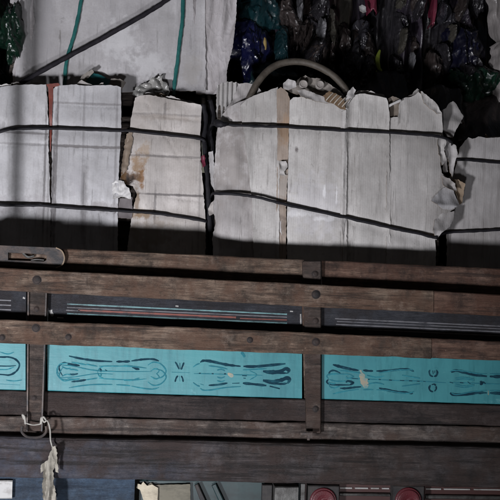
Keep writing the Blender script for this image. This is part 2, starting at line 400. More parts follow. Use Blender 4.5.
# ------------------------------------------------------------------ the truck
X0, X1 = -246, 594
Z_BED = P(250, 441).z
truck = thing('cargo_truck', (P(174, 250).x, .05, 0), 'old wooden cargo truck seen at its tailgate with teal stencilled panels and worn rails', 'truck')
T = truck
# rails and slats of the tailgate
row(X0, 304, (248, 268), (271.5, 294.5), .044, .072, seed=1.3).build('rail', WOOD, T)
row(322, X1, (248.5, 268), (271.5, 294.7), .044, .072, seed=8.3).build('rail', WOOD_RED, T)
r2 = row(X0, 433.6, (270.5, 294), (293, 315.5), -.032, -.002, seed=2.1).build('rail', WOOD, T)
r2b = row(434.2, X1, (270.5, 294), (293, 315.2), -.0312, -.002, seed=2.9).build('rail', WOOD_RED, T)
r3 = row(X0, 431.4, (321.5, 341), (345, 360.5), -.032, -.002, seed=3.7, wob=.002).build('rail', WOOD, T)
r3b = row(432, X1, (321.5, 341), (344.7, 360.5), -.0325, -.002, seed=4.4, wob=.002).build('rail', WOOD_RED, T)

def hpanel(x0, x1, strokes):
    g = row(x0, x1, (341, 357), (391, 404), .041, .062, seed=x0*.1, wob=.0006, ch=.002)
    def axis(x): return 371.0 + (x - 50) * .0267 + (.3 if x > 310 else 0)
    more = []
    for kind, w, pts in strokes:          # the stencil is mirrored about the middle of the board; the lower half is mostly worn faint
        if kind == 't' or len(pts) < 3 or x1 < 30: continue
        mid_y = sum(p[1] - axis(p[0]) for p in pts) / len(pts)
        mx = sum(p[0] for p in pts) / len(pts)
        if 172 < mx < 186 or 426 < mx < 438 or 260 < mx < 300 or abs(mid_y) > 15: continue
        if abs(mid_y) > 2.2: more.append(('f', min(w, 1.3), [(x, 2*axis(x) - y + (.8 if kind == 'i' else 0)) for x, y in pts]))
    for q_, (kind, w, pts) in enumerate(list(strokes) + more):
        ribbon_g(pts, w*(1.15 if kind == 'i' else .95), .041 + .0006, g, {'i': 1, 'f': 2, 't': 3}[kind], thick=.0009 + .000012*q_)
    return g.build('painted_panel', [TEAL, INK, INKF, TAN], T)

def c1(*p): return [(40 + x/3.571, 335 + y/3.571) for x, y in p]
def c2(*p): return [(170 + x/3.571, 340 + y/3.571) for x, y in p]
def c3(*p): return [(310 + x/5, 345 + y/5) for x, y in p]
def c4(*p): return [(400 + x/5, 345 + y/5) for x, y in p]
mid = [
 ('i', 2.0, c1((103, 75), (150, 85), (200, 92), (258, 95))), ('i', 1.8, c1((272, 95), (300, 95), (322, 94))), ('i', 1.8, c1((326, 93), (360, 88), (400, 86), (425, 93))),
 ('i', 1.2, c1((140, 107), (105, 102), (84, 99), (69, 112), (71, 128), (82, 148))), ('i', 1.9, c1((98, 107), (120, 106), (142, 110))),
 ('f', 1.4, c1((78, 112), (95, 120), (110, 118))), ('f', 1.2, c1((66, 120), (60, 135), (72, 155), (100, 160))),
 ('i', 1.5, c1((105, 140), (120, 141), (136, 138))), ('i', 1.8, c1((112, 167), (140, 164), (165, 160))), ('f', 1.4, c1((165, 160), (185, 157), (205, 154))),
 ('f', 1.0, c1((70, 152), (120, 150), (200, 138), (260, 140))), ('f', 1.0, c1((150, 120), (200, 126), (260, 130), (330, 131), (400, 130))),
 ('i', 1.6, c1((212, 118), (218, 126), (216, 132))), ('i', 1.8, c1((232, 124), (240, 128))), ('f', 1.2, c1((205, 132), (213, 118), (226, 113))),
 ('i', 2.4, c1((328, 112), (342, 119), (355, 123))), ('f', 1.2, c1((300, 108), (335, 112), (375, 118))),
 ('f', 1.4, c1((385, 108), (405, 97), (432, 104), (450, 128), (436, 150), (405, 157))), ('f', 1.2, c1((210, 155), (260, 158), (320, 160), (380, 157))),
 ('f', 1.1, c1((395, 128), (415, 120), (425, 128), (415, 140))),
 ('i', 1.5, c2((18, 78), (26, 90), (32, 105))), ('i', 1.5, c2((50, 80), (45, 92), (40, 106))), ('i', 1.2, c2((35, 82), (36, 105))),
 ('i', 1.5, c2((18, 150), (22, 136), (28, 128))), ('i', 1.5, c2((47, 150), (45, 138), (40, 128))), ('f', 1.0, c2((6, 115), (70, 117))), ('f', 1.0, c2((34, 128), (35, 148))),
 ('f', 1.2, c2((82, 97), (95, 88), (106, 84))), ('i', 2.3, c2((108, 80), (120, 74), (150, 77), (200, 88), (252, 94))), ('i', 2.3, c2((262, 94), (300, 95), (350, 91), (412, 85))),
 ('i', 1.8, c2((138, 162), (170, 160), (205, 154))), ('i', 1.5, c2((222, 155), (248, 154))), ('i', 2.3, c2((260, 154), (300, 158), (344, 163))), ('i', 2.6, c2((356, 165), (392, 174))), ('f', 1.2, c2((108, 157), (120, 161))),
 ('i', 3.0, c2((332, 111), (362, 114), (395, 112), (412, 103), (424, 108), (420, 119))), ('i', 1.6, c2((332, 113), (360, 119), (395, 118), (420, 119))),
 ('i', 3.0, c2((332, 143), (365, 149), (398, 143), (416, 136), (427, 142), (420, 155))), ('i', 1.6, c2((332, 147), (365, 155), (400, 157), (420, 154))),
 ('f', 1.0, c2((85, 120), (150, 121), (230, 124), (330, 126))), ('i', 2.0, c2((103, 119), (110, 119))), ('i', 2.2, c2((149, 120), (156, 121))), ('i', 2.2, c2((193, 121), (200, 121))),
 ('i', 1.6, c2((258, 127), (274, 128))), ('i', 1.4, c2((262, 136), (270, 137))), ('f', 1.2, c2((168, 108), (182, 105), (196, 110))), ('f', 1.2, c2((168, 132), (182, 136), (196, 131))),
 ('t', 3.2, c2((206, 119), (216, 125), (226, 130))), ('f', 2.6, c2((254, 44), (262, 52), (266, 62))), ('f', 1.0, c2((285, 110), (310, 125), (285, 142))),
]
hpanel(47.5, 302, mid)
right = [
 ('i', 2.3, c3((114, 98), (150, 108), (200, 120), (243, 127))), ('i', 1.8, c3((265, 126), (290, 129), (316, 130))), ('i', 2.2, c3((332, 130), (380, 130), (440, 123), (490, 120))),
 ('i', 1.6, c4((-6, 120), (40, 121), (70, 132))), ('i', 1.5, c3((95, 150), (100, 133), (122, 128), (152, 141))), ('f', 1.5, c3((90, 150), (112, 145), (128, 148))),
 ('i', 1.4, c3((92, 172), (84, 186), (108, 198), (200, 200))), ('i', 2.0, c3((200, 199), (217, 189), (190, 180), (180, 188))), ('f', 1.4, c3((95, 172), (130, 181), (180, 180))),
 ('i', 1.8, c3((150, 216), (180, 217), (220, 212), (256, 209))), ('i', 2.2, c3((345, 215), (400, 228), (440, 235), (496, 240))), ('i', 2.0, c4((-2, 233), (50, 240), (64, 238))),
 ('f', 1.1, c3((200, 168), (300, 171), (400, 176), (500, 180))), ('i', 2.0, c3((286, 171), (298, 172))), ('i', 1.8, c3((343, 172), (354, 173))), ('i', 1.8, c3((396, 175), (410, 176))), ('i', 1.5, c3((450, 177), (466, 178))),
 ('i', 1.3, c3((204, 166), (240, 169))), ('f', 1.0, c3((285, 150), (330, 160), (370, 154))), ('f', 1.0, c3((285, 195), (330, 187), (370, 196))),
 ('t', 5.5, c3((256, 140), (262, 160), (264, 180), (268, 198))), ('t', 6.0, c3((274, 165), (276, 185), (280, 215))), ('t', 3.5, c3((252, 125), (258, 145))),
 ('f', 1.1, c4((0, 177), (60, 179), (140, 183), (230, 189))), ('i', 1.5, c4((0, 177), (22, 178))), ('i', 1.5, c4((45, 179), (62, 180))), ('i', 1.4, c4((84, 181), (98, 182))), ('i', 1.4, c4((115, 182), (128, 183))),
 ('i', 1.5, c4((150, 124), (146, 136), (152, 152), (166, 158))), ('i', 1.5, c4((182, 124), (187, 138), (182, 152), (170, 158))), ('i', 1.3, c4((164, 128), (166, 146))), ('i', 1.2, c4((174, 128), (173, 140))),
 ('i', 1.5, c4((152, 200), (146, 215), (152, 229), (166, 234))), ('i', 1.3, c4((158, 199), (170, 196), (180, 203))), ('i', 1.3, c4((180, 205), (181, 220), (172, 232))),
 ('i', 2.7, c4((256, 136), (274, 128), (300, 131), (370, 148), (434, 157))), ('i', 2.7, c4((449, 157), (500, 158), (570, 152), (640, 146))),
 ('i', 2.7, c4((250, 240), (270, 248), (320, 247), (390, 238), (434, 240))), ('i', 2.7, c4((449, 240), (500, 242), (570, 248), (640, 254))), ('t', 1.6, c4((441, 228), (442, 250))),
 ('f', 1.1, c4((240, 188), (330, 190), (450, 194), (640, 200))), ('i', 2.0, c4((248, 186), (266, 190))), ('i', 1.8, c4((300, 188), (318, 190))), ('i', 1.5, c4((338, 184), (352, 194))), ('i', 2.2, c4((400, 182), (412, 190), (400, 198))), ('i', 1.8, c4((416, 184), (428, 194))),
 ('f', 1.2, c4((275, 175), (320, 170), (372, 178))), ('f', 1.2, c4((275, 205), (320, 212), (372, 204))), ('f', 1.2, c4((10, 150), (60, 160), (100, 168))), ('f', 1.2, c4((10, 205), (60, 200), (100, 196))),
 ('i', 3, c4((640, 180), (700, 170), (740, 176), (735, 188))), ('i', 3, c4((640, 215), (700, 220), (740, 214), (735, 204))),
]
hpanel(322, 586, right)
left = [
 ('i', 1.6, [(-60, 352), (-30, 355), (0, 357), (8.4, 357), (15.4, 359.3), (19.4, 364.4), (16.8, 370.7), (9.8, 374.9), (0, 374.4), (-40, 372)]),
 ('i', 1.1, [(-60, 363), (0, 366), (16, 365.6)]), ('f', 1.3, [(0, 352), (8, 354), (14, 352)]), ('f', 1.2, [(-8, 369), (6, 369.5), (14, 367)]), ('f', 1.2, [(6, 380), (14, 381), (22, 380)]), ('f', 1.0, [(0, 384), (20, 385)]),
]
hpanel(X0 + 6, 25.5, left)

def spanel(x0, x1, lines, extra=()):
    g = row(x0, x1, (292, 314), (322, 342), .041, .062, seed=x0*.13, wob=.0006, ch=.002)
    for w, m, pts in lines: ribbon_g(pts, w, .0416, g, m, thick=.0014, taper=False)
    return g.build('striped_slat', [SLATBLK, LTEAL, LRED, LGREY, WHITE], T)
def seg(x0, y0, x1, y1, n=9): return [(x0 + (x1-x0)*i/n, y0 + (y1-y0)*i/n) for i in range(n+1)]
spanel(48, 303, [(1.3, 1, seg(67, 304, 287, 314.3)), (1.3, 1, seg(67, 313.6, 287, 323.3)), (1.0, 3, seg(67, 307.4, 287, 317.2)), (1.8, 2, seg(78, 310.2, 236, 317.4)), (1.0, 2, seg(240, 318.4, 287, 320)), (1.0, 3, seg(66, 310.2, 80, 311)),
                 (1.2, 4, [(175.5, 306), (178.5, 306.3)]), (1, 4, [(57, 317.6), (63.5, 318)]), (1.2, 4, [(300.6, 314), (300.8, 324)]), (1.2, 4, [(290, 311.3), (293, 311.5)]), (3.2, 4, [(50.5, 310), (51.2, 313), (53, 316)])])
spanel(321, 588, [(1.2, 3, seg(335, 318.6, 560, 329)), (1.3, 3, seg(335, 328, 560, 338.6)), (1.2, 3, seg(336, 324.4, 560, 334.6)), (.8, 3, seg(337, 321.4, 560, 331.6))])
spanel(X0 + 6, 26, [(1.2, 3, seg(-220, 291, 11, 300.6)), (1.2, 3, seg(-220, 296, 11, 305.4)), (1.2, 3, seg(-220, 301, 11, 310)), (2, 4, [(23, 297.5), (25, 298.6)])])
row(X0, X1, (392, 405), (415.7, 425.7), .042, .066, seed=5.1).build('dark_slat', WOOD_DARK, T)
row(X0, X1, (417, 427), (440, 450), .040, .066, seed=6.6, wob=.002).build('lower_slat', WOOD_GREY, T)
row(X0, X1, (438, 448), (478.5, 488), -.012, .09, seed=7.7, wob=.002, ch=.006).build('bed_beam', BEAM, T)

def post(xt, xb, yt, yb, ht, hb, mat, flange=False):
    tp = [P(xt - ht, yt, .001), P(xb - hb, yb, .001)]; bt = [P(xt + ht, yt, .001), P(xb + hb, yb, .001)]
    g = plank_g(tp, bt, .022 if flange else .020, .039, seed=xt*.1, ch=.003)
    if flange:
        for s in (-1, 1):
            a = P(xt + s*(ht-1.2), yt, .001); b = P(xb + s*(hb-1.2), yb, .001); e = Vector((.0028, 0, 0))
            plank_g((a - e, b - e), (a + e, b + e), .0165, .0235, g, ch=.001, wob=.0005, m=1)
    return g.build('post', [mat, STEEL], T)
def bolts(pa, pts, Y, r=4.0):
    for x, y in pts:
        c = P(x, y, Y); rr = r * .003; g = G(); n = 14; vs = []; fs = []
        for q, (k_, dy) in enumerate(((1.2, 0.002), (1.15, -.0008), (.95, -.001), (.85, -.0030), (.45, -.0042))):
            for j in range(n):
                a = 2*math.pi*j/n; vs.append((c.x + rr*k_*math.cos(a), Y + dy, c.z + rr*k_*math.sin(a)))
        for q in range(4):
            for j in range(n): fs.append((q*n+j, q*n+(j+1) % n, (q+1)*n+(j+1) % n, (q+1)*n+j))
        fs.append(tuple(4*n+j for j in range(n))); fs.append(tuple(range(n-1, -1, -1)))
        g.add(vs, fs); g.build('bolt', BOLT, pa, smooth=False)
p1 = post(36.8, 33.5, 270, 432, 10.5, 8.5, WOOD_POST, True)
p2 = post(313, 314.6, 261, 434, 9.5, 7.4, WOOD_POST)
post(X0 + 6, X0 + 4, 236, 420, 11, 11, WOOD_POST); post(X1 - 6, X1 - 4, 274, 446, 11, 11, WOOD_POST)
bolts(r2, [(37, 280), (316, 294.5), (-160, 270)], -.032); bolts(r2b, [(520, 306)], -.0312); bolts(r3, [(36, 328), (316, 342), (-160, 322)], -.032, 3.6); bolts(r3b, [(520, 352)], -.0325, 3.6)
bolts(r3, [(68.5, 337), (2, 337.5), (250, 340)], -.032, 2.8); bolts(p2, [(315, 274), (315.5, 321), (315.6, 409)], .020, 3.0); bolts(p1, [(36.5, 309), (34, 398)], .022, 2.5)
# narrow light batten beside the right post, behind it
plank_g((P(302, 300, .04), P(304.5, 398, .04)), (P(304.6, 300, .04), P(306.6, 398, .04)), .030, .0405, ch=.001).build('batten', WOOD, T)
# foot brackets of the posts on the beam
def bracket(x, y, w):
    g = G(); a = P(x - w, y - 7, -.014); b = P(x + w, y + 5, -.014)
    path = smooth_path([P(x - w, y - 6, -.013), P(x - w, y, -.013), P(x - w*.6, y + 4.5, -.013), P(x, y + 5.5, -.013), P(x + w*.6, y + 4.5, -.013), P(x + w, y, -.013), P(x + w, y - 6, -.013)], 5)
    tube_g(path, .0042, g, 8); return g
bracket(34, 432, 12).build('post_bracket', STEEL, T)
g = G(); g.box(P(300, 435, -.012) - Vector((0, .006, 0)), P(312, 432.5, -.012) + Vector((0, .003, 0))); g.box(P(307, 440, -.012) - Vector((0, .005, 0)), P(309.5, 435, -.012) + Vector((0, .003, 0)))
g.build('post_bracket', STEEL, T)
# latch plate with a slot on the top rail
def latch():
    g = G(); Y = .026
    x0, x1 = -40, 64.5; h = lambda x: (ln(x, 247.5, 266), ln(x, 267.5, 289))
    outer = [(x0, h(x0)[0]), (56, h(56)[0]), (62, h(62)[0] + 3), (64.5, (h(64)[0]+h(64)[1])/2), (62, h(62)[1] - 3), (56, h(56)[1]), (x0, h(x0)[1])]
    inner = [(x0 + 48, 252.5), (44, 254.2), (46.5, 255.6), (47, 257.5), (46.5, 260), (44, 261.6), (x0 + 48, 260.2)]
    n = len(outer)
    fo = [P(x, y, Y) for x, y in outer]; fi = [P(x, y, Y) for x, y in inner]
    bo = [Vector((v.x, .0435, v.z)) for v in fo]; bi = [Vector((v.x, .0435, v.z)) for v in fi]
    vs = fo + fi + bo + bi; fs = []
    for i in range(n):
        j = (i+1) % n
        fs += [(i, j, n+j, n+i), (i, 2*n+i, 2*n+j, j), (n+i, n+j, 3*n+j, 3*n+i)]
    g.add(vs, fs); tube_g([Vector((v.x, Y - .001, v.z)) for v in smooth_path(fo[1:6], 4)], .0022, g, 6, m=1)
    o = g.build('latch_plate', [STEEL, KRAFT], T)
    g = G(); tube_g(smooth_path([P(23, 253, .034), P(28, 257, .032), P(34, 256, .034)], 4), .004, g, 6); tube_g(smooth_path([P(31, 260.5, .034), P(37, 259.5, .034), P(44, 260.2, .034)], 4), .0028, g, 6)
    g.build('latch_bolt', ZINC, o)
latch()
# bed: floor, sides, front wall, chassis
g = G()
for i in range(9):
    x0 = truck.location.x - 1.24 + i*.276; g.box((x0, .095, Z_BED - .05), (x0 + .272, 4.6, Z_BED - .003))
g.build('bed_floor', WOOD_DARK, T)
for s in (-1, 1):
    g = G(); xs = truck.location.x + s*1.24
    for z0 in (.0, .13, .26, .39, .52): g.box((xs - .014, .1, Z_BED + z0 + .01), (xs + .014, 4.6, Z_BED + z0 + .125))
    for y in (.14, 1.2, 2.3, 3.4, 4.55): g.box((xs + s*.016, y - .04, Z_BED - .1), (xs + s*.05, y + .04, Z_BED + .68))
    g.build('side_boards', WOOD_RED, T)
g = G(); g.box((truck.location.x - 1.22, 4.61, Z_BED - .05), (truck.location.x + 1.22, 4.66, Z_BED + 1.6)); g.build('headboard', WOOD_DARK, T)
g = G()
for s in (-1, 1): g.box((truck.location.x + s*.42 - .04, .30, Z_BED - .26), (truck.location.x + s*.42 + .04, 4.7, Z_BED - .052))
for y in (.5, 1.5, 2.5, 3.5): g.box((truck.location.x - 1.2, y, Z_BED - .10), (truck.location.x + 1.2, y + .08, Z_BED - .052))
g.box((truck.location.x - .9, 1.35, .43), (truck.location.x + .9, 1.47, .57))
g.build('chassis', BLACK, T)
def wheel(x, y, r=.5, w=.26):
    g = G(); n = 36; prof = [(r*.56, -w/2), (r*.9, -w/2), (r*.98, -w*.42), (r, -w*.3), (r, w*.3), (r*.98, w*.42), (r*.9, w/2), (r*.56, w/2)]
    vs = [(x + q, y + p*math.cos(2*math.pi*j/n), r + p*math.sin(2*math.pi*j/n)) for j in range(n) for p, q in prof]; m = len(prof)
    g.add(vs, [(j*m+i, j*m+(i+1) % m, ((j+1) % n)*m+(i+1) % m, ((j+1) % n)*m+i) for j in range(n) for i in range(m)])
    o = g.build('wheel', RUBBER, T, smooth=True)
    g = G(); vs = []; prof = [(r*.56, -w*.4), (r*.5, -w*.2), (r*.2, -w*.1), (r*.2, w*.1), (r*.5, w*.2), (r*.56, w*.4)]; m = len(prof)
    vs = [(x + q, y + p*math.cos(2*math.pi*j/n), r + p*math.sin(2*math.pi*j/n)) for j in range(n) for p, q in prof]
    fs = [(j*m+i, j*m+i+1, ((j+1) % n)*m+i+1, ((j+1) % n)*m+i) for j in range(n) for i in range(m-1)]
    fs += [tuple(j*m+2 for j in range(n)), tuple(j*m+3 for j in range(n))]
    g.add(vs, fs); g.build('rim', STEEL, o)
for x in (-1.05, -.76, .76, 1.05): wheel(truck.location.x + x, 1.4)
for x in (-.95, .95): wheel(truck.location.x + x, 4.9)
# what hangs under the beam
def ubox(name, x0, x1, y0, y1, Y0, Y1, mat, **k):
    a = P(x0, y1, Y0); b = P(x1, y0, Y0)
    return plank_g((Vector((a.x, Y0, b.z)), Vector((b.x, Y0, b.z))), (Vector((a.x, Y0, a.z)), Vector((b.x, Y0, a.z))), Y0, Y1, ch=.003, wob=.0008, seed=x0*.3).build(name, mat, T, **k)
ubox('mud_apron', X0, 135, 474, 640, .035, .05, BLUEP)
ubox('license_plate', -70, 12.5, 480.5, 498, .018, .024, WHITE)
ubox('under_board', 135, 300, 482, 640, .075, .09, GREENP)
sheet('canvas_flap', [(137, 484), (140, 484.5), (143, 482.5), (147, 485), (151, 483), (155, 485), (190, 484), (191, 560), (150, 560), (146, 500), (142, 492)], .060, lambda x, z: .004*N(x*20, z*8), [OLIVE, OLIVE], T, jag=.001, res=.006)
sheet('torn_canvas', [(136.5, 488), (137.5, 484), (141, 485), (143, 482), (147, 486), (152, 484.5), (158, 488), (156, 530), (148, 560), (145, 505), (140, 490)], .050, lambda x, z: .004*N(x*30, z*12), [CREAM, CREAM], T, jag=.001, res=.005, thick=.002)
for x0 in (198, 216): 
    g = plank_g((P(x0, 484, .05), P(x0 + 26, 540, .05)), (P(x0 - 4, 486, .05), P(x0 + 20, 542, .05)), .05, .062); g.build('brace', BLACK if x0 < 200 else GREENP, T)
ubox('light_bracket', 258, 272, 485, 640, .03, .06, BLACK)
ubox('junction_box', 274, 298.5, 487, 520, -.02, .06, ZINC)
ubox('white_tab', 300, 305, 484, 520, .02, .03, WHITE)
ubox('rear_panel', 299, X1, 476, 640, .060, .075, MAROON)
def lamp(x, y):
    hs = ubox('tail_light', x - 16, x + 16, 486, 530, .02, .057, BLACK)
    c = P(x, y, .02); R = .036; n = 28; g = G(); vs = []; fs = []; prof = [(1.14, .004), (1.14, -.005), (1.04, -.009), (1.0, -.005), (.97, -.009), (.90, -.015), (.88, -.0135), (.80, -.019), (.78, -.0175), (.68, -.023), (.66, -.0215), (.5, -.027), (.48, -.0255), (.3, -.029), (.02, -.030)]
    for q, d in prof:
        for j in range(n):
            a = 2*math.pi*j/n; vs.append((c.x + R*q*math.cos(a), .02 + d, c.z + R*q*math.sin(a)))
    for i in range(len(prof)-1):
        for j in range(n): fs.append((i*n+j, i*n+(j+1) % n, (i+1)*n+(j+1) % n, (i+1)*n+j))
    fs.append(tuple((len(prof)-1)*n+j for j in range(n))); g.add(vs, fs); g.build('lens', REDLENS, hs, smooth=True)
lamp(323, 501); lamp(408, 500.5); lamp(568, 500)
for x0, x1 in ((340, 352), (355, 368), (371, 379), (382, 389), (426, 441), (444, 470), (474, 500), (504, 530)):
    a = P(x0, ln(x0, 483, 488) + 1.0, .057); b = P(x1, ln(x1, 483, 488) + 2.4, .057); g = G(); g.box((a.x, .056, b.z), (b.x, .0605, a.z)); g.build('reflective_strip', WHITE, T)
for xa, xb, y0 in ((340, 390, 494), (426, 551, 497)):
    ubox('bumper_bar', xa, xb, y0, y0 + 2.0, .045, .0595, ZINC)
# unseen pole added left of the tailgate to cast its shadow on the bales, on two stand-off arms
g = G(); Yl = -.09; xp = P(-52, 300, Yl).x
tube_g([Vector((xp, Yl, .75 + .2*i)) for i in range(13)], .019, g, 12)
for z in (P(-24, 285).z, P(-24, 462).z): g.box((xp - .016, Yl + .01, z - .012), (xp + .016, -.013 if z < 1.3 else -.033, z + .012))
g.build('shadow_pole', STEEL, T)

# ------------------------------------------------------------------ bales
GA = 'bales of white cardboard standing behind the tailgate'
def bale_core(parent, x0, x1, ytop, Y0, Y1, zb, xin=.012, seed=0):
    """the pressed block behind the face sheets: layered, uneven"""
    a = P(x0, ytop, Y0); b = P(x1, ytop, Y0); nx, nz = 26, 40; g = G()
    zt = min(a.z, b.z); vs = []; idx = {}; fs = []
    ny = 22
    def pt(i, j, k_):
        key = (i, j, k_)
        if key not in idx:
            u, v, w = i/nx, j/ny, k_/nz; x = a.x + xin + (b.x - a.x - 2*xin)*u; y = Y0 + (Y1-Y0)*v; z = zb + (zt-zb)*w
            e = .014
            x += e*N(y*14, z*22, seed) * (1 if i in (0, nx) else .3); y += e*1.2*N(x*9, z*16, seed+3) * (1 if j in (0, ny) else .2); z += e*1.6*N(x*13, y*13, seed+7) * (1 if k_ in (nz,) else 0)
            idx[key] = len(vs); vs.append(Vector((x, y, z)))
        return idx[key]
    for i in range(nx):
        for k_ in range(nz):
            for j in (0, ny): fs.append((pt(i, j, k_), pt(i+1, j, k_), pt(i+1, j, k_+1), pt(i, j, k_+1)))
    for j in range(ny):
        for k_ in range(nz):
            for i in (0, nx): fs.append((pt(i, j, k_), pt(i, j+1, k_), pt(i, j+1, k_+1), pt(i, j, k_+1)))
        for i in range(nx):
            for k_ in (0, nz): fs.append((pt(i, j, k_), pt(i+1, j, k_), pt(i+1, j+1, k_), pt(i, j+1, k_)))
    g.add(vs, fs); return g.build('pressed_core', DARKCORE, parent)

def strap(parent, pts, Yf, rad=.0047, mat=None, name='strap', flat=.45, tail=''):
    """a strap across the face; Yf(x, z) is the face depth"""
    path = []
    for x, y in pts:
        p = P(x, y, Yf(0, 0)); p.y = Yf(p.x, p.z) - .003; path.append(p)
    if 'r' in tail: e = path[-1]; path += [e + Vector((.006, .025, -.001)), e + Vector((.006, .09, .002)), e + Vector((.004, .22, .0))]
    if 'l' in tail: e = path[0]; path = [e + Vector((-.004, .22, .0)), e + Vector((-.006, .09, .0)), e + Vector((-.006, .025, -.001))] + path
    path = smooth_path(path, 7)
    for i, p in enumerate(path): p.z += .0012*N(p.x*30, 3, p.z); 
    return tube_g(path, rad, None, 8, flat, jit=.35, seed=len(pts)).build(name, mat or STRAP, parent, smooth=True)

# left bale -------------------------------------------------------
YA = .295
bA = thing('cardboard_bale', (P(58, 300, YA).x, .6, Z_BED), 'left white cardboard bale with an orange tape strip, a tilted sheet and brown rot stains', 'bale', GA)
_zs1, _zs2 = P(60, 129, YA).z, P(60, 207, YA).z
def dA(x, z, s=0.0):
    b = .010*N(x*4 + s, z*3.2, 1.7) + .004*N(x*13, z*10, s) + .0012*N(x*40, z*40, s)
    for zz in (_zs1, _zs2): b += .007*math.exp(-((z - zz - .03*(x+.4)*-.12)/.022)**2)
    return b
bA_loc = wpos(bA)
def L3(px, py, Y, o): v = P(px, py, Y) - wpos(o); return (v.x, v.y, v.z)
def crease_shade_h(x0, x1, y, a=.6, t=.0042): return (L3((x0+x1)/2, y, YA, bA), ((x1-x0)*.0030, .2, t), (.11, .10, .10), a, .35)  # thin dark line painted into the card for the shade of a level crease
def crease_shade_v(x, y0, y1, a=.6, t=.0042): return (L3(x, (y0+y1)/2, YA, bA), (t, .2, (y1-y0)*.0030), (.11, .10, .10), a, .35)  # the same painted crease shade, upright
cA1 = card_mat('white_card_dusty', (.60, .60, .615), (.36, .345, .34), stains=[crease_shade_h(-8, 47, 132.5), crease_shade_h(0, 46, 144, .4), crease_shade_v(44.5, 132, 216, .7), crease_shade_v(48.5, 150, 225, .4), (L3(20, 205, YA, bA), (.10, .2, .03), (.28, .26, .27), .5)])
cA2 = card_mat('white_card_grey', (.60, .60, .62), (.34, .33, .325), streak=.7, stains=[crease_shade_h(54, 121, 104, .5), crease_shade_h(56, 122, 147, .8, .005), crease_shade_v(56.5, 90, 225, .7), crease_shade_v(53.5, 150, 225, .7, .005), crease_shade_v(84, 88, 150, .35), crease_shade_v(84, 180, 225, .5, .012), crease_shade_v(116, 90, 215, .4), (L3(105, 207, YA, bA), (.06, .2, .014), (.22, .2, .2), .6), (L3(76, 180, YA, bA), (.02, .2, .06), (.42, .41, .43), .5)])
cA3 = card_mat('cream_card_stained', (.60, .565, .54), (.36, .32, .28), stains=[
    (L3(137, 165, YA, bA), (.024, .2, .034), (.30, .19, .10), .8), (L3(126, 150, YA, bA), (.012, .2, .06), (.30, .21, .13), .75), (L3(142, 180, YA, bA), (.010, .2, .036), (.24, .12, .045), .9),
    (L3(130, 176, YA, bA), (.030, .2, .016), (.10, .05, .02), .9), (L3(126, 180, YA, bA), (.022, .2, .022), (.022, .014, .010), 1.0), (L3(137, 200, YA, bA), (.010, .2, .05), (.2, .13, .07), .8), (L3(124, 168, YA, bA), (.010, .2, .05), (.16, .09, .04), .85), (L3(146, 150, YA, bA), (.014, .2, .03), (.36, .26, .17), .6),
    (L3(142, 214, YA, bA), (.04, .2, .016), (.30, .20, .11), .8), crease_shade_h(133, 200, 115, .4), crease_shade_h(136, 204, 157, .55), crease_shade_h(155, 203, 195.5, .8), crease_shade_v(155, 195, 215, .7), crease_shade_v(200.5, 108, 215, .35), crease_shade_v(165, 104, 118, .5), (L3(165, 118, YA, bA), (.10, .2, .01), (.36, .31, .27), .5), (L3(150, 235, YA, bA), (.08, .2, .04), (.30, .25, .20), .6)], streak=.35)
bale_core(bA, -212, 205, 100, YA + .055, YA + .62, Z_BED + .003, seed=1)
def crease(base, lines, depth=.0035, w=.0022):
    segs = [(P(*a, YA), P(*b, YA)) for a, b in lines]
    def f(x, z):
        y = base(x, z)
        for a, b in segs:
            ax, az = a.x, a.z; dx, dz = b.x-ax, b.z-az; t = max(0, min(1, ((x-ax)*dx + (z-az)*dz)/(dx*dx+dz*dz)))
            d = math.hypot(x-ax-t*dx, z-az-t*dz); y += depth*math.exp(-(d/w)**2)
        return y
    return f
sheet('cardboard_sheet', [(-92, 89), (-40, 88), (0, 87), (8, 85.6), (22, 85.4), (34, 84.8), (46, 84.3), (47.5, 100), (48.5, 130), (49, 160), (50.6, 215), (51, 340), (-92, 340)], YA,
      crease(lambda x, z: dA(x, z, 0), [((0, 146), (47, 143)), ((44, 133), (48, 200))], .004), [cA1, KRAFT], bA, seed=1, res=.0075, curl=.008)
sheet('cardboard_sheet', [(-213, 94), (-170, 90), (-120, 92), (-96, 90), (-94, 340), (-212, 340)], YA, lambda x, z: dA(x, z, 9), [cA2, KRAFT], bA, seed=7, res=.010, curl=.008)
sheet('cardboard_sheet', [(52.5, 90), (56, 86), (66, 85.2), (74, 84.5), (86, 85.5), (108, 85.7), (117, 86.3), (121, 88), (121.4, 110), (121.2, 131), (119.5, 160), (118.6, 190), (118, 205), (117, 340), (50, 340), (51.5, 215), (52, 150)], YA - .004,
      crease(lambda x, z: dA(x, z, 3), [((54, 104), (120, 108)), ((54, 146), (121, 150)), ((57, 88), (58, 130)), ((55, 150), (53, 200)), ((85, 170), (83, 215))], .004), [cA2, KRAFT], bA, seed=2, res=.0075, curl=.008)
tilt = lambda x, z: dA(x, z, 6) + .012*math.exp(-((x - P(126, 150, YA).x)/.03)**2)
sheet('cardboard_sheet', [(135, 97.5), (140, 95.6), (149, 94.8), (160, 96.5), (180, 100.5), (200.5, 104.8), (202, 107), (201, 122), (200, 138), (201, 165), (203.5, 190), (205.5, 222), (205, 340), (124, 340), (127, 250), (131, 222), (134, 205), (137, 195), (133, 186), (125, 184), (119.5, 186), (121, 172), (124, 158), (127, 140), (130.5, 120)], YA - .008,
      crease(tilt, [((133, 113), (200, 121)), ((165, 104), (164, 118)), ((138, 152), (203, 161)), ((155, 195), (202, 202)), ((155, 195), (153, 215)), ((146, 103), (180, 160))], .0032), [cA3, KRAFT], bA, seed=5, res=.0065, curl=.010)
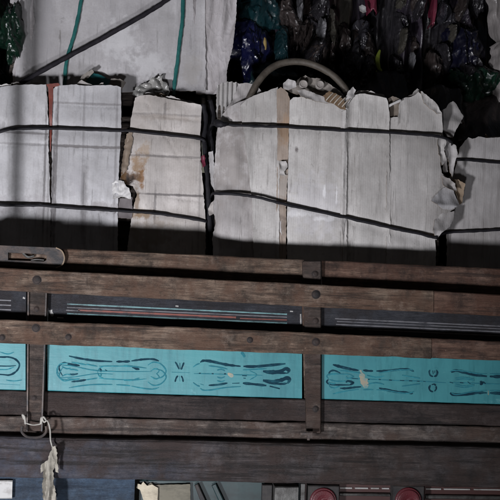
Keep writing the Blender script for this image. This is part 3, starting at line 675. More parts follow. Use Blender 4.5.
sheet('cardboard_scrap', [(112, 183), (117, 180), (124, 181), (126, 186), (129, 188), (131, 194), (131, 199), (124, 197), (113, 199)], YA - .014, lambda x, z: .007*N(x*70, z*70), [card_mat('bright_torn_card', (.68, .67, .66), (.5, .5, .5)), KRAFT], bA, res=.004, jag=.002, curl=.01, seed=3)
sheet('cardboard_scrap', [(115, 199), (132, 197), (133, 213), (131, 219), (115, 218)], YA - .004, lambda x, z: .003*N(x*40, z*40), [card_mat('purplish_grey_card', (.20, .175, .18), (.12, .11, .11)), KRAFT], bA, res=.005, seed=4)
sheet('orange_tape', [(46, 84.2), (58, 83), (60, 84.8), (57, 86.2), (53.2, 87), (52.8, 100), (51.9, 120), (51.4, 135), (50.6, 152), (49.9, 150), (49.3, 130), (48.8, 100), (48.2, 88)], YA - .009, lambda x, z: dA(x, z, 2)*.8, [REDTAPE, REDTAPE], bA, res=.004, thick=.0015, jag=.0006, curl=.0)
fA = lambda x, z: YA - .016 + dA(x, z, 3)*.55
strap(bA, [(-214, 140), (-150, 139), (-94, 138), (-40, 136), (-8, 133.5), (4, 130.5), (12, 129), (30, 128.3), (62, 128.6), (92, 129.6), (121, 131), (129, 131), (160, 134), (198, 138.4), (205, 141)], fA, tail='r')
strap(bA, [(-214, 202), (-150, 203), (-94, 204), (-40, 204.5), (0, 205), (30, 205.4), (50, 206), (80, 208.4), (100, 209.6), (121, 211), (150, 213), (175, 216), (204, 221)], fA, tail='r')
# loose bits at the right end of the left bale
fE = lambda x, z: .0
def vstrip(parent, pts, rad, Y, mat, name='loose_strip', flat=.4):
    return tube_g(smooth_path([P(x, y, Y + (q[0] if q else 0)) for x, y, *q in pts], 6), rad, None, 8, flat, jit=.5).build(name, mat, parent, smooth=True)
vstrip(bA, [(203, 104), (206, 120), (204, 138), (206, 160), (208, 190), (210, 235), (210, 300)], .008, YA - .006, STRAP)
vstrip(bA, [(210, 100), (213, 118), (209, 132), (212, 150), (211, 200), (213, 260)], .010, YA + .02, STRAP)
sheet('cardboard_scrap', [(208.5, 152), (213, 151), (214.5, 170), (216.5, 184), (215, 191), (211, 184), (209.5, 170)], YA - .03, lambda x, z: .004*N(x*60, z*30), [card_mat('torn_white_edge', (.58, .57, .57), (.42, .4, .4)), KRAFT], bA, res=.004, jag=.0015, curl=.006, seed=8)
sheet('cardboard_scrap', [(208, 209), (211, 203), (216, 199), (219, 203), (216, 209), (214, 214), (209, 216)], YA - .035, lambda x, z: .008*N(x*60, z*60), [card_mat('torn_cream_edge', (.62, .58, .55), (.42, .4, .38)), KRAFT], bA, res=.004, jag=.001, curl=.008, seed=9)
sheet('red_film_scrap', [(201, 157), (204.5, 155), (205.5, 166), (203, 168), (201.5, 163)], YA - .022, lambda x, z: .004*N(x*60, z*60), [FILM_PINK, FILM_PINK], bA, res=.004, thick=.0015)

# middle bale -------------------------------------------------------
YB = .20
bB = thing('cardboard_bale', (P(330, 300, YB).x, .5, Z_BED), 'wide white cardboard bale with a brown tape strip and a torn right end', 'bale', GA)
_tb1 = P(330, 129, YB).z
def dB(x, z, s=0.0):
    b = .009*N(x*4.4 + s, z*3.0, 4.1) + .003*N(x*15, z*8, s) + .001*N(x*40, z*40, s) + .0016*math.sin(x*150 + 3*N(x*5, 2, s))*max(0, N(x*6, 1, s+9))
    zl = P(330, 214, YB).z - .25*(x - P(330, 200, YB).x)
    for zz in (_tb1, zl): b += .006*math.exp(-((z - zz)/.02)**2)
    xr = P(440, 200, YB).x; b += .022*max(0, (x - xr + .06)/.10)**2
    xl_ = P(222, 200, YB).x; b += .05*max(0, (xl_ + .05 - x)/.08)**2
    return b
cB0 = card_mat('grey_soiled_card', (.50, .48, .475), (.25, .225, .21), streak=.9, stains=[(L3(232, 160, YB, bB), (.05, .2, .12), (.30, .275, .26), .8), (L3(262, 120, YB, bB), (.03, .2, .09), (.36, .33, .31), .6), (L3(285, 168, YB, bB), (.006, .2, .01), (.02, .02, .02), .9)])
cBt = card_mat('brown_soaked_tape', (.40, .33, .275), (.26, .18, .12), streak=.9, stains=[(L3(285, 130, YB, bB), (.02, .2, .05), (.34, .22, .13), .6), (L3(282, 185, YB, bB), (.02, .2, .06), (.42, .39, .36), .7), (L3(283, 225, YB, bB), (.02, .2, .03), (.16, .13, .11), .6), (L3(285, 168, YB, bB), (.008, .2, .012), (.03, .025, .02), .9)])
cB2 = card_mat('white_card_bright', (.63, .615, .595), (.40, .375, .35), streak=.45, stains=[(L3(324, 191, YB, bB), (.004, .2, .020), (1, 1, 1), .9), (L3(300, 214, YB, bB), (.05, .2, .010), (.95, .95, .95), .7), (L3(322, 219, YB, bB), (.03, .2, .008), (.95, .95, .95), .8), (L3(336, 196, YB, bB), (.003, .2, .03), (.95, .95, .95), .7), (L3(296, 150, YB, bB), (.005, .2, .012), (.12, .1, .1), .8), (L3(318, 205, YB, bB), (.10, .2, .09), (.62, .61, .63), .5)])
cB3 = card_mat('white_card_streaked', (.59, .575, .555), (.32, .30, .28), streak=.8)
cB4 = card_mat('white_card_soiled', (.56, .545, .53), (.32, .30, .28), streak=.7)
bale_core(bB, 216, 446, 106, YB + .055, YB + .62, Z_BED + .003, seed=2)
sheet('cardboard_sheet', [(217, 130), (219.5, 120), (223, 112), (230, 106), (240, 101.5), (252, 97), (262, 93), (276, 89.5), (281, 88.5), (281, 340), (213, 340), (214, 262), (213, 236), (216, 222), (213.5, 205), (215, 190), (214, 172), (215.5, 155)], YB, lambda x, z: dB(x, z, 1) + .006*N(x*26, z*18), [cB0, KRAFT], bB, seed=11, res=.007, curl=.014)
sheet('cardboard_sheet', [(240, 106), (249, 98), (263, 92.5), (278, 86.5), (279.5, 100), (278.6, 340), (256, 340), (252, 200), (246, 150)], YB - .006, lambda x, z: dB(x, z, 1), [cB3, KRAFT], bB, seed=12, res=.0075, curl=.007)
sheet('brown_tape', [(276.5, 90), (281, 87), (288, 93), (290, 99), (289, 130), (288, 168), (286.4, 200), (286, 340), (275.5, 340), (276.5, 200), (277.5, 140)], YB - .010, lambda x, z: dB(x, z, 2), [cBt, KRAFT], bB, seed=13, res=.006, curl=.004, thick=.002)
sheet('cardboard_sheet', [(287.6, 340), (287, 230), (287.5, 180), (289, 140), (289.5, 101), (293, 98), (305, 97), (320, 97.5), (333, 98.5), (345.5, 102), (346.5, 120), (347, 340)], YB - .013, lambda x, z: dB(x, z, 3), [cB2, KRAFT], bB, seed=14, res=.0075, curl=.006)
sheet('cardboard_sheet', [(343, 340), (342, 200), (343.5, 110), (346, 101), (349, 96.5), (351, 92.5), (355, 95), (362, 94), (372, 95.5), (386, 98.5), (388, 105), (389, 118), (391, 340)], YB - .009, lambda x, z: dB(x, z, 5) - .008*math.exp(-((x - P(345, 150, YB).x)/.006)**2), [cB3, KRAFT], bB, seed=15, res=.0075, curl=.008)
sheet('cardboard_sheet', [(386, 340), (386, 200), (387, 118), (398, 117), (399.5, 104), (403, 98), (409, 97), (415, 95), (418, 92.5), (421, 94.5), (427, 100), (433, 103.5), (438, 108), (441, 113), (443, 128), (443.5, 140), (440.5, 150), (441, 160), (442, 173), (449, 178), (452, 182), (454.5, 190), (460, 203), (457, 208), (448, 212), (440, 226), (436, 238), (435, 340)], YB - .006, lambda x, z: dB(x, z, 7), [cB4, KRAFT], bB, seed=16, res=.007, curl=.016, jag=.002)
sheet('cardboard_scrap', [(384, 100), (392, 96.5), (399, 99), (402, 104), (398, 112), (398, 120), (387, 120)], YB + .012, lambda x, z: .008*N(x*40, z*40), [card_mat('brown_torn_card', (.26, .22, .18), (.16, .12, .09)), KRAFT], bB, res=.004, jag=.002, curl=.012, seed=17)
vstrip(bB, [(387, 107, .0), (393, 104, -.008), (401, 100, -.01)], .0045, YB - .006, card_mat('white_splinter', (.62, .61, .6), (.45, .44, .43)), 'torn_strip')
# torn edge at the right end of the middle bale
cT = card_mat('pale_torn_card', (.56, .545, .54), (.33, .31, .295), streak=.5)
sheet('torn_flap', [(434, 122), (437, 112), (446, 108), (451, 102), (455, 99.5), (459, 103), (465, 115.5), (461, 122), (456, 130), (453, 138), (447, 136), (442, 130)], YB + .035, lambda x, z: .05*(x - P(441, 120, YB).x) + .3*max(0, z - P(441, 118, YB).z) + .008*N(x*25, z*25), [cT, KRAFT], bB, res=.005, curl=.014, seed=18)
sheet('torn_flap', [(443, 141), (449, 139), (455, 145), (457, 154), (454, 166), (452, 178), (449, 172), (447, 160), (443, 152)], YB + .01, lambda x, z: .012*N(x*40, z*30), [cT, KRAFT], bB, res=.004, jag=.002, curl=.025, seed=19)
sheet('torn_flap', [(442, 152), (447, 153), (448, 172), (443, 173)], YB + .022, lambda x, z: .004*N(x*40, z*30), [card_mat('grey_torn_card', (.24, .225, .22), (.15, .14, .13)), KRAFT], bB, res=.004, jag=.002, curl=.006, seed=20)
zf1 = P(440, 206, YB).z; zf2 = P(440, 232, YB).z
sheet('torn_flap', [(429, 202), (434, 196), (441, 190), (449, 185), (456, 190), (461, 203), (457, 207), (449, 210), (440, 209)], YB - .011, lambda x, z: dB(x, z, 7) - .020*max(0, 1 - abs(z - zf1)/.05)**1.5 + .004*N(x*30, z*30), [card_mat('folded_white_card', (.60, .595, .61), (.42, .41, .41)), KRAFT], bB, res=.005, curl=.008, seed=21)
sheet('torn_flap', [(431, 231), (434, 221), (441, 214), (450, 211), (457, 210), (456, 219), (450, 227), (441, 233), (436, 240)], YB - .008, lambda x, z: dB(x, z, 7) - .018*max(0, 1 - abs(z - zf2)/.05)**1.5 + .006*N(x*30, z*30), [cT, KRAFT], bB, res=.005, curl=.012, seed=22)
sheet('torn_flap', [(452, 180), (458, 180), (464, 184), (464, 194), (462, 203), (459, 205), (456, 196), (453, 188)], YB + .03, lambda x, z: .010*N(x*40, z*30), [KRAFT, KRAFT], bB, res=.004, jag=.002, curl=.02, seed=23)
# ribbed white piece standing at the left of the hose
sheet('ribbed_card', [(217, 123), (216, 105), (217, 86), (222, 83), (232, 81.5), (241, 84), (243, 92), (236, 101), (228, 108), (223, 114), (221, 124)], YB + .06, lambda x, z: .005*math.sin((x)*420) + .004*N(x*30, z*20), [card_mat('bright_ribbed_card', (.62, .61, .60), (.38, .36, .34)), KRAFT], bB, res=.0035, curl=.012, seed=24)
sheet('ribbed_card', [(238, 84), (246, 83), (256, 85), (262, 92), (250, 97), (238, 103), (229, 112), (224, 128), (221, 126), (226, 108), (234, 98)], YB + .045, lambda x, z: .006*N(x*40, z*30), [cB0, KRAFT], bB, res=.0045, curl=.018, seed=25)
fB = lambda x, z: YB - .0215 + dB(x, z, 3)*.75
strap(bB, [(213, 121), (218, 122.5), (226, 123.5), (236, 125), (262, 126.4), (290, 127.2), (340, 130), (400, 133.2), (432, 135.5), (446, 138), (453, 142)], fB, .0046, tail='rl')
strap(bB, [(214, 192), (226, 193.4), (238, 194.5), (252, 196.2), (270, 200.4), (286, 204.4), (310, 209.6), (340, 216), (380, 225.3), (405, 231), (420, 234), (433, 237.5), (437, 238)], fB, .0048, tail='rl')
tube_g(smooth_path([P(216, 121, YB), P(219, 124, YB - .02), P(224, 124.5, YB - .022), P(228, 123, YB - .015)], 5), [.006, .009, .012, .011, .012, .012, .010, .012, .012, .011, .010, .009, .008, .007, .006, .005], None, 8, .8, jit=.5).build('strap_knot', STRAP, bB, smooth=True)

# right bale -------------------------------------------------------
YC = .285
bC = thing('cardboard_bale', (P(505, 300, YC).x, .6, Z_BED), 'lower streaked cardboard bale at the right edge behind the torn one', 'bale', GA)
def dC(x, z, s=0.0): return .009*N(x*4 + s, z*3, 8.1) + .003*N(x*14, z*9, s) + .001*N(x*40, z*40) - .006*math.exp(-((z - P(480, 161, YC).z)/.02)**2)*-1
cC = card_mat('grey_white_streaked_card', (.50, .485, .48), (.27, .25, .24), streak=.95)
bale_core(bC, 450, 558, 146, YC + .05, YC + .62, Z_BED + .003, seed=3)
sheet('cardboard_sheet', [(446, 340), (447, 180), (454, 172), (457, 163), (459, 148), (463, 143), (468, 137.5), (472, 139), (478, 136.5), (486, 138), (500, 137.5), (530, 141), (556, 143), (560, 340)], YC, lambda x, z: dC(x, z), [cC, KRAFT], bC, seed=31, res=.008, curl=.01, jag=.002)
fC = lambda x, z: YC - .009 + dC(x, z)*.8
strap(bC, [(449, 163), (453, 160.5), (460, 159.6), (480, 161), (500, 162.7), (530, 164), (560, 166)], fC, tail='r')
strap(bC, [(436, 236), (446, 233), (456, 231.8), (480, 231), (500, 229.5), (530, 227), (560, 226)], fC, tail='r')

def plies(parent, top, Y, disp, mats, seed, n=3, dy=.013, drop=26):
    """sheets behind the face whose torn upper edges show above it; top = the face's upper edge in photo pixels"""
    rg = random.Random(seed)
    for k_ in range(n):
        a = rg.uniform(0, .35); b = rg.uniform(.6, 1.0); x0 = top[0][0] + (top[-1][0]-top[0][0])*a; x1 = top[0][0] + (top[-1][0]-top[0][0])*b
        def yt(x):
            for (xa, ya), (xb, yb) in zip(top, top[1:]):
                if xa <= x <= xb: return ya + (yb-ya)*(x-xa)/(xb-xa)
            return top[-1][1]
        up = []; m = max(5, int((x1-x0)/5))
        for q in range(m+1):
            x = x0 + (x1-x0)*q/m; up.append((x, yt(x) - 1.2 - 2.6*max(-.5, N(x*.09 + seed, k_*5.1)*2.2) - 1.2*N(x*.5, k_, seed)))
        sheet('torn_ply', up + [(x1, yt(x1) + drop), (x0, yt(x0) + drop)], Y + dy*(k_+1), lambda x, z: disp(x, z) + .004*N(x*20, z*20, k_), [mats[k_ % len(mats)], KRAFT], parent, res=.006, jag=.003, curl=.012, seed=seed + k_, thick=.0025)
cP1 = card_mat('soiled_ply', (.42, .40, .385), (.22, .20, .185), streak=.6); cP2 = card_mat('brown_ply', (.30, .235, .175), (.17, .125, .09), streak=.6); cP3 = card_mat('pale_ply', (.56, .545, .53), (.34, .32, .30), streak=.5)
plies(bA, [(-60, 88), (0, 87), (20, 85.4), (46, 84.3)], YA, dA, [cP3, cP1], 101, 2)
plies(bA, [(57, 86), (74, 84.5), (108, 85.7), (120, 88)], YA, lambda x, z: dA(x, z, 3), [cP1], 105, 1)
plies(bA, [(137, 97), (149, 94.8), (180, 100.5), (201, 105)], YA, tilt, [cP3, cP2, cP1], 109, 3)
plies(bB, [(290, 100), (305, 97), (320, 97.5), (345, 102)], YB, lambda x, z: dB(x, z, 3), [cP1, cP2], 113, 2, .010)
plies(bB, [(350, 95), (362, 94), (372, 95.5), (387, 99)], YB, lambda x, z: dB(x, z, 5), [cP3, cP1, cP2], 117, 3, .011)
plies(bB, [(400, 104), (409, 97), (418, 92.5), (427, 100), (441, 112)], YB, lambda x, z: dB(x, z, 7), [cP1, cP3, cP2], 121, 3, .011)
plies(bC, [(460, 146), (470, 138.5), (486, 138), (500, 137.5), (550, 142)], YC, dC, [cP1, cP2, cP3], 125, 3)
# folded corner at the top of the middle bale and peeled strips on its faces
sheet('torn_flap', [(419, 93), (425, 96), (432, 101), (438, 106), (442, 113), (437, 114), (430, 109), (423, 103)], YB - .012, lambda x, z: dB(x, z, 7) - .35*max(0, z - P(430, 104, YB).z) + .005*N(x*50, z*50), [cP3, KRAFT], bB, res=.004, jag=.002, curl=.018, seed=131)
sheet('torn_flap', [(437, 140), (443, 133), (446, 141), (444, 152), (447, 160), (441, 166), (438, 153)], YB - .010, lambda x, z: dB(x, z, 7) + .008*N(x*50, z*40), [cP3, KRAFT], bB, res=.004, jag=.0025, curl=.02, seed=132)
sheet('torn_flap', [(441, 176), (450, 178), (456, 183), (458, 191), (450, 189), (443, 185)], YB - .012, lambda x, z: dB(x, z, 7) + .008*N(x*50, z*40), [cP1, KRAFT], bB, res=.004, jag=.0025, curl=.02, seed=133)
sheet('peeled_strip', [(341, 112), (346, 110), (347, 160), (346, 214), (343, 240), (340.5, 214), (341.5, 160)], YB - .018, lambda x, z: dB(x, z, 5) - .004*math.exp(-((x - P(343.5, 150, YB).x)/.004)**2), [cP3, KRAFT], bB, res=.004, jag=.001, curl=.003, cw=.008, thick=.0015, seed=134)
sheet('peeled_strip', [(279, 162), (286, 161), (287.5, 167), (284, 172), (286, 176), (280, 175)], YB - .016, lambda x, z: dB(x, z, 2) + .006*N(x*60, z*60), [cP3, KRAFT], bB, res=.003, jag=.002, curl=.012, cw=.012, thick=.0015, seed=135)
sheet('peeled_strip', [(126, 133), (131, 131), (133, 140), (129, 156), (127, 170), (121, 176), (122, 160), (124, 145)], YA - .013, lambda x, z: tilt(x, z) + .004*N(x*50, z*50), [cP2, KRAFT], bA, res=.004, jag=.0025, curl=.012, cw=.014, thick=.002, seed=136)

# upper bale -------------------------------------------------------
YU = .39
zA = P(100, 100, YA + .055).z
bU = thing('cardboard_bale', (P(125, 50, YU).x, YU + .3, zA), 'big pale bale on top of the left one, bound with teal straps', 'bale', None)
def dU(x, z, s=0.0): return .012*N(x*3.2 + s, z*2.6, 2.2) + .005*N(x*9, z*7, s) + .0015*N(x*30, z*26, s)
cU = card_mat('pale_dusty_card', (.58, .57, .58), (.40, .385, .39), streak=.45, wave=0.0, stains=[(L3(60, 70, YU, bU), (.12, .2, .03), (.34, .33, .33), .6), (L3(45, 20, YU, bU), (.03, .2, .14), (.38, .37, .38), .6), (L3(120, 40, YU, bU), (.05, .2, .07), (.72, .72, .73), .5), (L3(150, 66, YU, bU), (.05, .2, .05), (.70, .70, .71), .5), (L3(165, 20, YU, bU), (.03, .2, .10), (.42, .41, .41), .5), (L3(60, 35, YU, bU), (.004, .2, .02), (.2, .19, .18), .7), (L3(192, 70, YU, bU), (.03, .2, .05), (.40, .38, .36), .6)])
bale_core(bU, 14, 236, -170, YU + .04, YU + .62, zA + .012, seed=4)
sheet('cardboard_sheet', [(15, 92), (17, 60), (14, 20), (18, -170), (206, -170), (207, -60), (205, 0), (206, 92)], YU, lambda x, z: dU(x, z) - .012*math.exp(-((x - P(24, 40, YU).x)/.012)**2) + .01*math.exp(-((x - P(33, 40, YU).x)/.014)**2), [cU, KRAFT], bU, seed=41, res=.010, curl=.012)
def dF(x, z):
    q = x*1.0 + .012*math.sin(z*9) + .02*N(z*3, 1, 1)
    return .022*(1-abs(N(q*11, z*1.6, 5))*2) + .006*(1-abs(N(q*30, z*3, 8))*2) + .012*N(x*7, z*5)
sheet('plastic_film_edge', [(196, 92), (197, 50), (193, 10), (196, -170), (240, -170), (239, -60), (237, 0), (236, 20), (233, 45), (227, 70), (226, 95)], YU - .016, dF, [FILM_WHITE, FILM_WHITE], bU, seed=42, res=.005, curl=.015, thick=.002)
sheet('plastic_film_edge', [(12, 92), (11, 70), (15, 50), (12, 30), (9, 0), (10, -170), (34, -170), (31, -20), (34, 20), (29, 50), (31, 92)], YU - .012, dF, [FILM_WHITE, FILM_WHITE], bU, seed=43, res=.005, curl=.012, thick=.002)
fU = lambda x, z: YU - .004 + dU(x, z)*.8
strap(bU, [(96, -170), (88, -60), (83, -12), (80, 8), (75, 32), (69, 52), (66, 66), (64.5, 92)], fU, .0062, TSTRAP)
strap(bU, [(186, -170), (184, -60), (183, 0), (182.4, 20), (179.6, 42), (177.4, 62), (175, 80), (173.6, 96)], fU, .0066, TSTRAP)

# ------------------------------------------------------------------ loose things on the load
fR = lambda x, y, Y: P(x, y, Y)
tube_g(smooth_path([P(12, 90, YA + .05), P(26, 80, YA + .04), P(60, 61, YU - .045), (P(110, 34, YU - .045)), P(150, 11, YU - .05), P(176, -6, YU - .05), P(230, -40, YU - .03), P(262, -62, YU + .02), P(275, -75, YU + .2)], 10), .0078, None, 8, jit=.35).build('rope', ROPE, smooth=True, label='thick dark rope stretched diagonally across the pale upper bale', cat='rope')
tube_g(smooth_path([P(243, 118, .245), P(247, 104, .240), P(251, 95, .235), (P(258, 82, .235)), P(270, 69, .240), P(285, 62.5, .245), P(303, 62, .245), P(320, 67.5, .240), P(335, 77, .230), P(346, 90, .225), P(352, 104, .225), P(355, 118, .235)], 8), .0114, None, 12, jit=.06).build('hose', HOSE, smooth=True, label='grey rubber hose arching over the middle bale', cat='hose')
# crushed carton under the hose: grey flap with round marks and a bare fluted corner
ct = thing('crushed_carton', P(318, 108, .205), 'crushed grey carton with round discs and a brown fluted corner under the hose', 'carton')
cG = card_mat('greyish_crushed_card', (.36, .33, .30), (.17, .145, .12), streak=.7)
def dK(x, z): return .010*N(x*22, z*26, 6) + .004*N(x*60, z*60, 2) + .25*(z - P(318, 100, .205).z)
sheet('carton_panel', [(283, 87), (286, 82), (290, 79), (297, 80), (301, 76), (306, 74), (311, 77), (317, 77), (323, 79), (331, 84), (340, 91), (345, 98), (344, 104), (336, 101), (322, 97), (312, 99), (302, 96), (292, 92)], .205, dK, [cG, KRAFT], ct, res=.004, curl=.016, jag=.002, seed=51)
sheet('carton_flap', [(283, 84), (288, 80), (295, 82), (296, 88), (288, 91), (283, 89)], .180, lambda x, z: .008*N(x*60, z*60) , [cT, KRAFT], ct, res=.004, curl=.02, seed=52)
sheet('carton_flap', [(296, 91), (304, 90), (312, 93), (324, 97), (333, 103), (325, 103), (312, 101), (300, 97)], .173, lambda x, z: .006*N(x*50, z*50), [cT, KRAFT], ct, res=.004, curl=.014, seed=53)
for cx_, cy_ in ((303.5, 84), (320, 84.5)):
    c = P(cx_, cy_, .186); n = 22; g = G(); vs = []
    for q, dy in ((1, .012), (1, 0), (.85, -.002), (.55, .001), (.01, .002)):
        vs += [(c.x + .0145*q*math.cos(2*math.pi*j/n), c.y + dy, c.z + .0135*q*math.sin(2*math.pi*j/n)) for j in range(n)]
    g.add(vs, [(i*n+j, i*n+(j+1) % n, (i+1)*n+(j+1) % n, (i+1)*n+j) for i in range(4) for j in range(n)]); g.build('disc', card_mat('pale_disc', (.42, .39, .365), (.22, .19, .17)), ct)
c = None
BROWNF = paint_mat('brown_flute', (.15, .10, .06), (.09, .06, .038), .7)
PALEF = paint_mat('pale_flute', (.38, .34, .29), (.26, .22, .17), .7)
sheet('fluted_corner', [(323, 96), (329, 91), (337, 94), (344, 100), (345.5, 110), (341, 109), (334, 104), (325, 101)], .172, lambda x, z: .002*N(x*50, z*50), [BROWNF, BROWNF], ct, res=.004, curl=.004, seed=54)
for i in range(5):
    x = 326 + i*4.0; y = 99.5 + i*1.6
    tube_g(smooth_path([P(x, y + 1, .169), P(x + 3.5, y - 3, .166), P(x + 7, y - 6.5, .168)], 4), .0022, None, 6).build('flute', PALEF, ct)
sheet('carton_flap', [(344, 100), (348, 92), (353, 87), (356, 90), (353, 97), (348, 104)], .175, lambda x, z: .01*N(x*50, z*50), [cT, KRAFT], ct, res=.004, curl=.02, seed=55)
sheet('carton_flap', [(352, 95), (360, 90), (372, 91), (384, 94), (386, 99), (370, 98), (356, 97)], .215, lambda x, z: .01*N(x*40, z*40) + .5*(z - P(370, 97, .215).z), [cG, KRAFT], ct, res=.004, curl=.02, jag=.002, seed=56)
# scraps between the bales on the left
tl = sheet('board_scrap', [(80, 88), (85, 80), (92, 71.5), (98, 73), (112, 79), (117, 82), (111, 90), (95, 92)], YA + .06, lambda x, z: .006*N(x*30, z*30) + .4*(z - P(96, 82, YA).z), [paint_mat('teal_board', (.010, .085, .090), (.02, .05, .052), .6, sc=25), KRAFT], None, res=.005, curl=.01, seed=61)
tl['label'] = 'dark teal board scrap wedged above the left bale'; tl['category'] = 'scrap'
t2 = sheet('card_scrap', [(74, 88), (82, 75), (92, 69.5), (94, 72), (86, 80), (81, 90)], YA + .05, lambda x, z: .006*N(x*30, z*30), [cG, KRAFT], None, res=.005, curl=.012, seed=62)
t2['label'] = 'grey card scrap leaning against the left side of the teal board'; t2['category'] = 'scrap'
t4 = sheet('card_scrap', [(107, 90), (111, 79), (120, 79), (126, 83), (120, 92)], YA + .05, lambda x, z: .006*N(x*30, z*30), [cG, KRAFT], None, res=.005, curl=.012, seed=65)
t4['label'] = 'small grey card scrap at the right of the teal board'; t4['category'] = 'scrap'
t3 = sheet('crumpled_film', [(132, 94), (136, 86), (143, 82), (150, 79), (158, 75), (163, 73), (162, 79), (166, 82), (170, 90), (168, 100), (140, 98)], YA + .05, lambda x, z: .016*(1-abs(N(x*30+z*20, z*30-x*18, 3))*2) + .3*(z - P(150, 88, YA).z), [film_mat('shiny_clear_film', (.20, .20, .19), (.36, .35, .33), .18), FILM_BEIGE], None, res=.0045, curl=.02, thick=.0015, jag=.003, seed=63)
t3['label'] = 'shiny crumpled clear plastic on top of the tilted sheet'; t3['category'] = 'plastic'

# ------------------------------------------------------------------ dark plastic pile at the top right, and the green bag at the left
def bag(name, x, y, Y, rx, rz, ry, mat, label, seed, zbot=None, group='plastic bags piled behind the bales'):
    c = P(x, y, Y); bm = bmesh.new(); bmesh.ops.create_icosphere(bm, subdivisions=6, radius=1)
    for v in bm.verts:
        d = v.co.normalized(); s = seed*3.1
        w = .20*FB(d.x*1.3+s, d.y*1.3, d.z*1.3, 2)
        fold = .06*(1-abs(N(d.x*3.4+s+.8*N(d.z*2, s), d.y*3.4, d.z*1.3))*2.2)**2 + .012*(1-abs(N(d.x*7+s, d.y*7, d.z*3+d.x*3))*2.2) + .002*(1-abs(N(d.x*18+s, d.y*18, d.z*9))*2)
        r = .88 + w + fold; p = d*r
        sq = 1 - .18*max(0, -p.z)
        v.co = Vector((p.x*rx*(1+.12*max(0, -p.z)), p.y*ry, p.z*rz*sq))
    vs = [c + v.co for v in bm.verts]
    if zbot is not None: vs = [Vector((v.x, v.y, max(v.z, zbot + .004*(N(v.x*9, v.y*9)+1)))) for v in vs]
    fs = [tuple(v.index for v in f.verts) for f in bm.faces]; bm.free()
    return mesh(name, vs, fs, mat, None, smooth=True, label=label, cat='bag', group=group)

def film(x0, x1, y0, y1, Y, mat, label, seed, slant=0.0, amp=.02, xb0=None, xb1=None, name='plastic_film', cat='plastic', freq=1.0, group='crumpled sheets of plastic film hanging in the dark pile'):
    xb0 = x0 if xb0 is None else xb0; xb1 = x1 if xb1 is None else xb1
    nx = max(14, int(abs(x1-x0)*.003*1.15/.0035)); nz = max(20, int((y1-y0)*.003*1.15/.008)); vs = []
    for j in range(nz+1):
        t = j/nz; y = y0 + (y1-y0)*t
        for i in range(nx+1):
            u = i/nx; e = min(u, 1-u)
            xa = x0 + (x1-x0)*u; xb = xb0 + (xb1-xb0)*u; x = xa + (xb-xa)*t + 5*N(t*3.1, seed, 1)*1.0 + 3.5*(N(t*9+seed, u > .5, 4))*(1 - min(1, e*4))
            p = P(x, y + 3*N(u*4, seed, 9)*(1 if j in (0, nz) else 0), Y)
            q = p.x*freq + .02*N(p.z*5, seed) + .01*N(p.z*14, seed)
            d = amp*1.3*(1-abs(N(q*13, p.z*2.2, seed))*2.4) + amp*.55*(1-abs(N(q*30, p.z*4, seed+4))*2.4) + amp*.12*(1-abs(N(q*80, p.z*12, seed+8))*2) + amp*.7*N(p.x*6, p.z*7, seed+2)
            p.y += -d + .06*(1 - min(1, e*5))**2 + slant*(1-t)
            vs.append(p)
    n = len(vs); vs += [Vector((v.x, v.y + .004, v.z)) for v in vs]; fs = []; w = nx+1
    for j in range(nz):
        for i in range(nx):
            a = j*w+i; fs += [(a, a+1, a+w+1, a+w), (n+a, n+a+w, n+a+w+1, n+a+1)]
    for i in range(nx): fs += [(i, n+i, n+i+1, i+1), (nz*w+i, nz*w+i+1, n+nz*w+i+1, n+nz*w+i)]
    for j in range(nz): fs += [(j*w, (j+1)*w, n+(j+1)*w, n+j*w), (j*w+nx, n+j*w+nx, n+(j+1)*w+nx, (j+1)*w+nx)]
    return mesh(name, vs, fs, mat, None, smooth=True, label=label, cat=cat, group=group)

zB = P(330, 108, YB + .06).z - .01
film(205, 720, -190, 190, 1.02, FILM_BLACK, 'big black plastic sheet closing off the back of the dark pile', 1.1, amp=.03, name='black_sheet', cat='sheet', group=None)
film(-160, 30, -190, 130, 1.0, FILM_BLACK, 'black plastic sheet behind the dark green bag at the left edge', 1.9, amp=.03, name='black_sheet', cat='sheet', group=None)
bag('plastic_bag', -16, 24, .66, .10, .125, .14, FILM_GREEN, 'dark green bag beside the left edge of the upper bale', 3, group='plastic bags piled behind the bales')
bag('plastic_bag', -20, 82, .62, .10, .10, .14, FILM_BLACK, 'black bag at the left edge under the dark green bag', 4)
bag('plastic_bag', 246, 48, .56, .105, .11, .10, FILM_BLUE, 'deep blue bag next to the right edge of the upper bale', 6)
bag('plastic_bag', 258, -10, .66, .14, .13, .14, FILM_TEAL, 'dark teal bag on top of the deep blue bag', 8)
bag('plastic_bag', 268, 84, .62, .12, .075, .14, FILM_TEAL, 'dark teal bag lying under the deep blue bag', 9)
film(272, 312, -120, 112, .66, FILM_BLACK, 'black film hanging between the teal bag and the smoky film', 2.3, amp=.022)
film(296, 334, -120, 66, .60, FILM_GREY, 'smoky glossy film with bright vertical creases above the hose', 3.4, amp=.02, xb0=300, xb1=330)
film(326, 356, -120, 74, .63, FILM_OLIVE, 'olive grey film hanging right of the smoky glossy film', 4.5, amp=.016, xb0=332, xb1=352)
film(348, 378, -120, 108, .66, FILM_PURPLE, 'purplish black film right of the olive grey film', 5.6, amp=.022)
film(372, 402, -120, 112, .62, FILM_BLACK, 'black film with the lime band in front of it', 6.1, amp=.024)
film(398, 424, -120, 112, .58, FILM_PURPLE, 'purplish film in the middle of the hanging black films', 7.2, amp=.026)
film(418, 450, -120, 108, .62, FILM_BLACK, 'black film behind the red ribbon near the top right', 8.8, amp=.026)
film(364, 381, -120, 12, .55, FILM_PINK, 'dark red film end at the top edge above the lime band', 9.1, amp=.014, name='red_film', xb0=368, xb1=378, group=None)
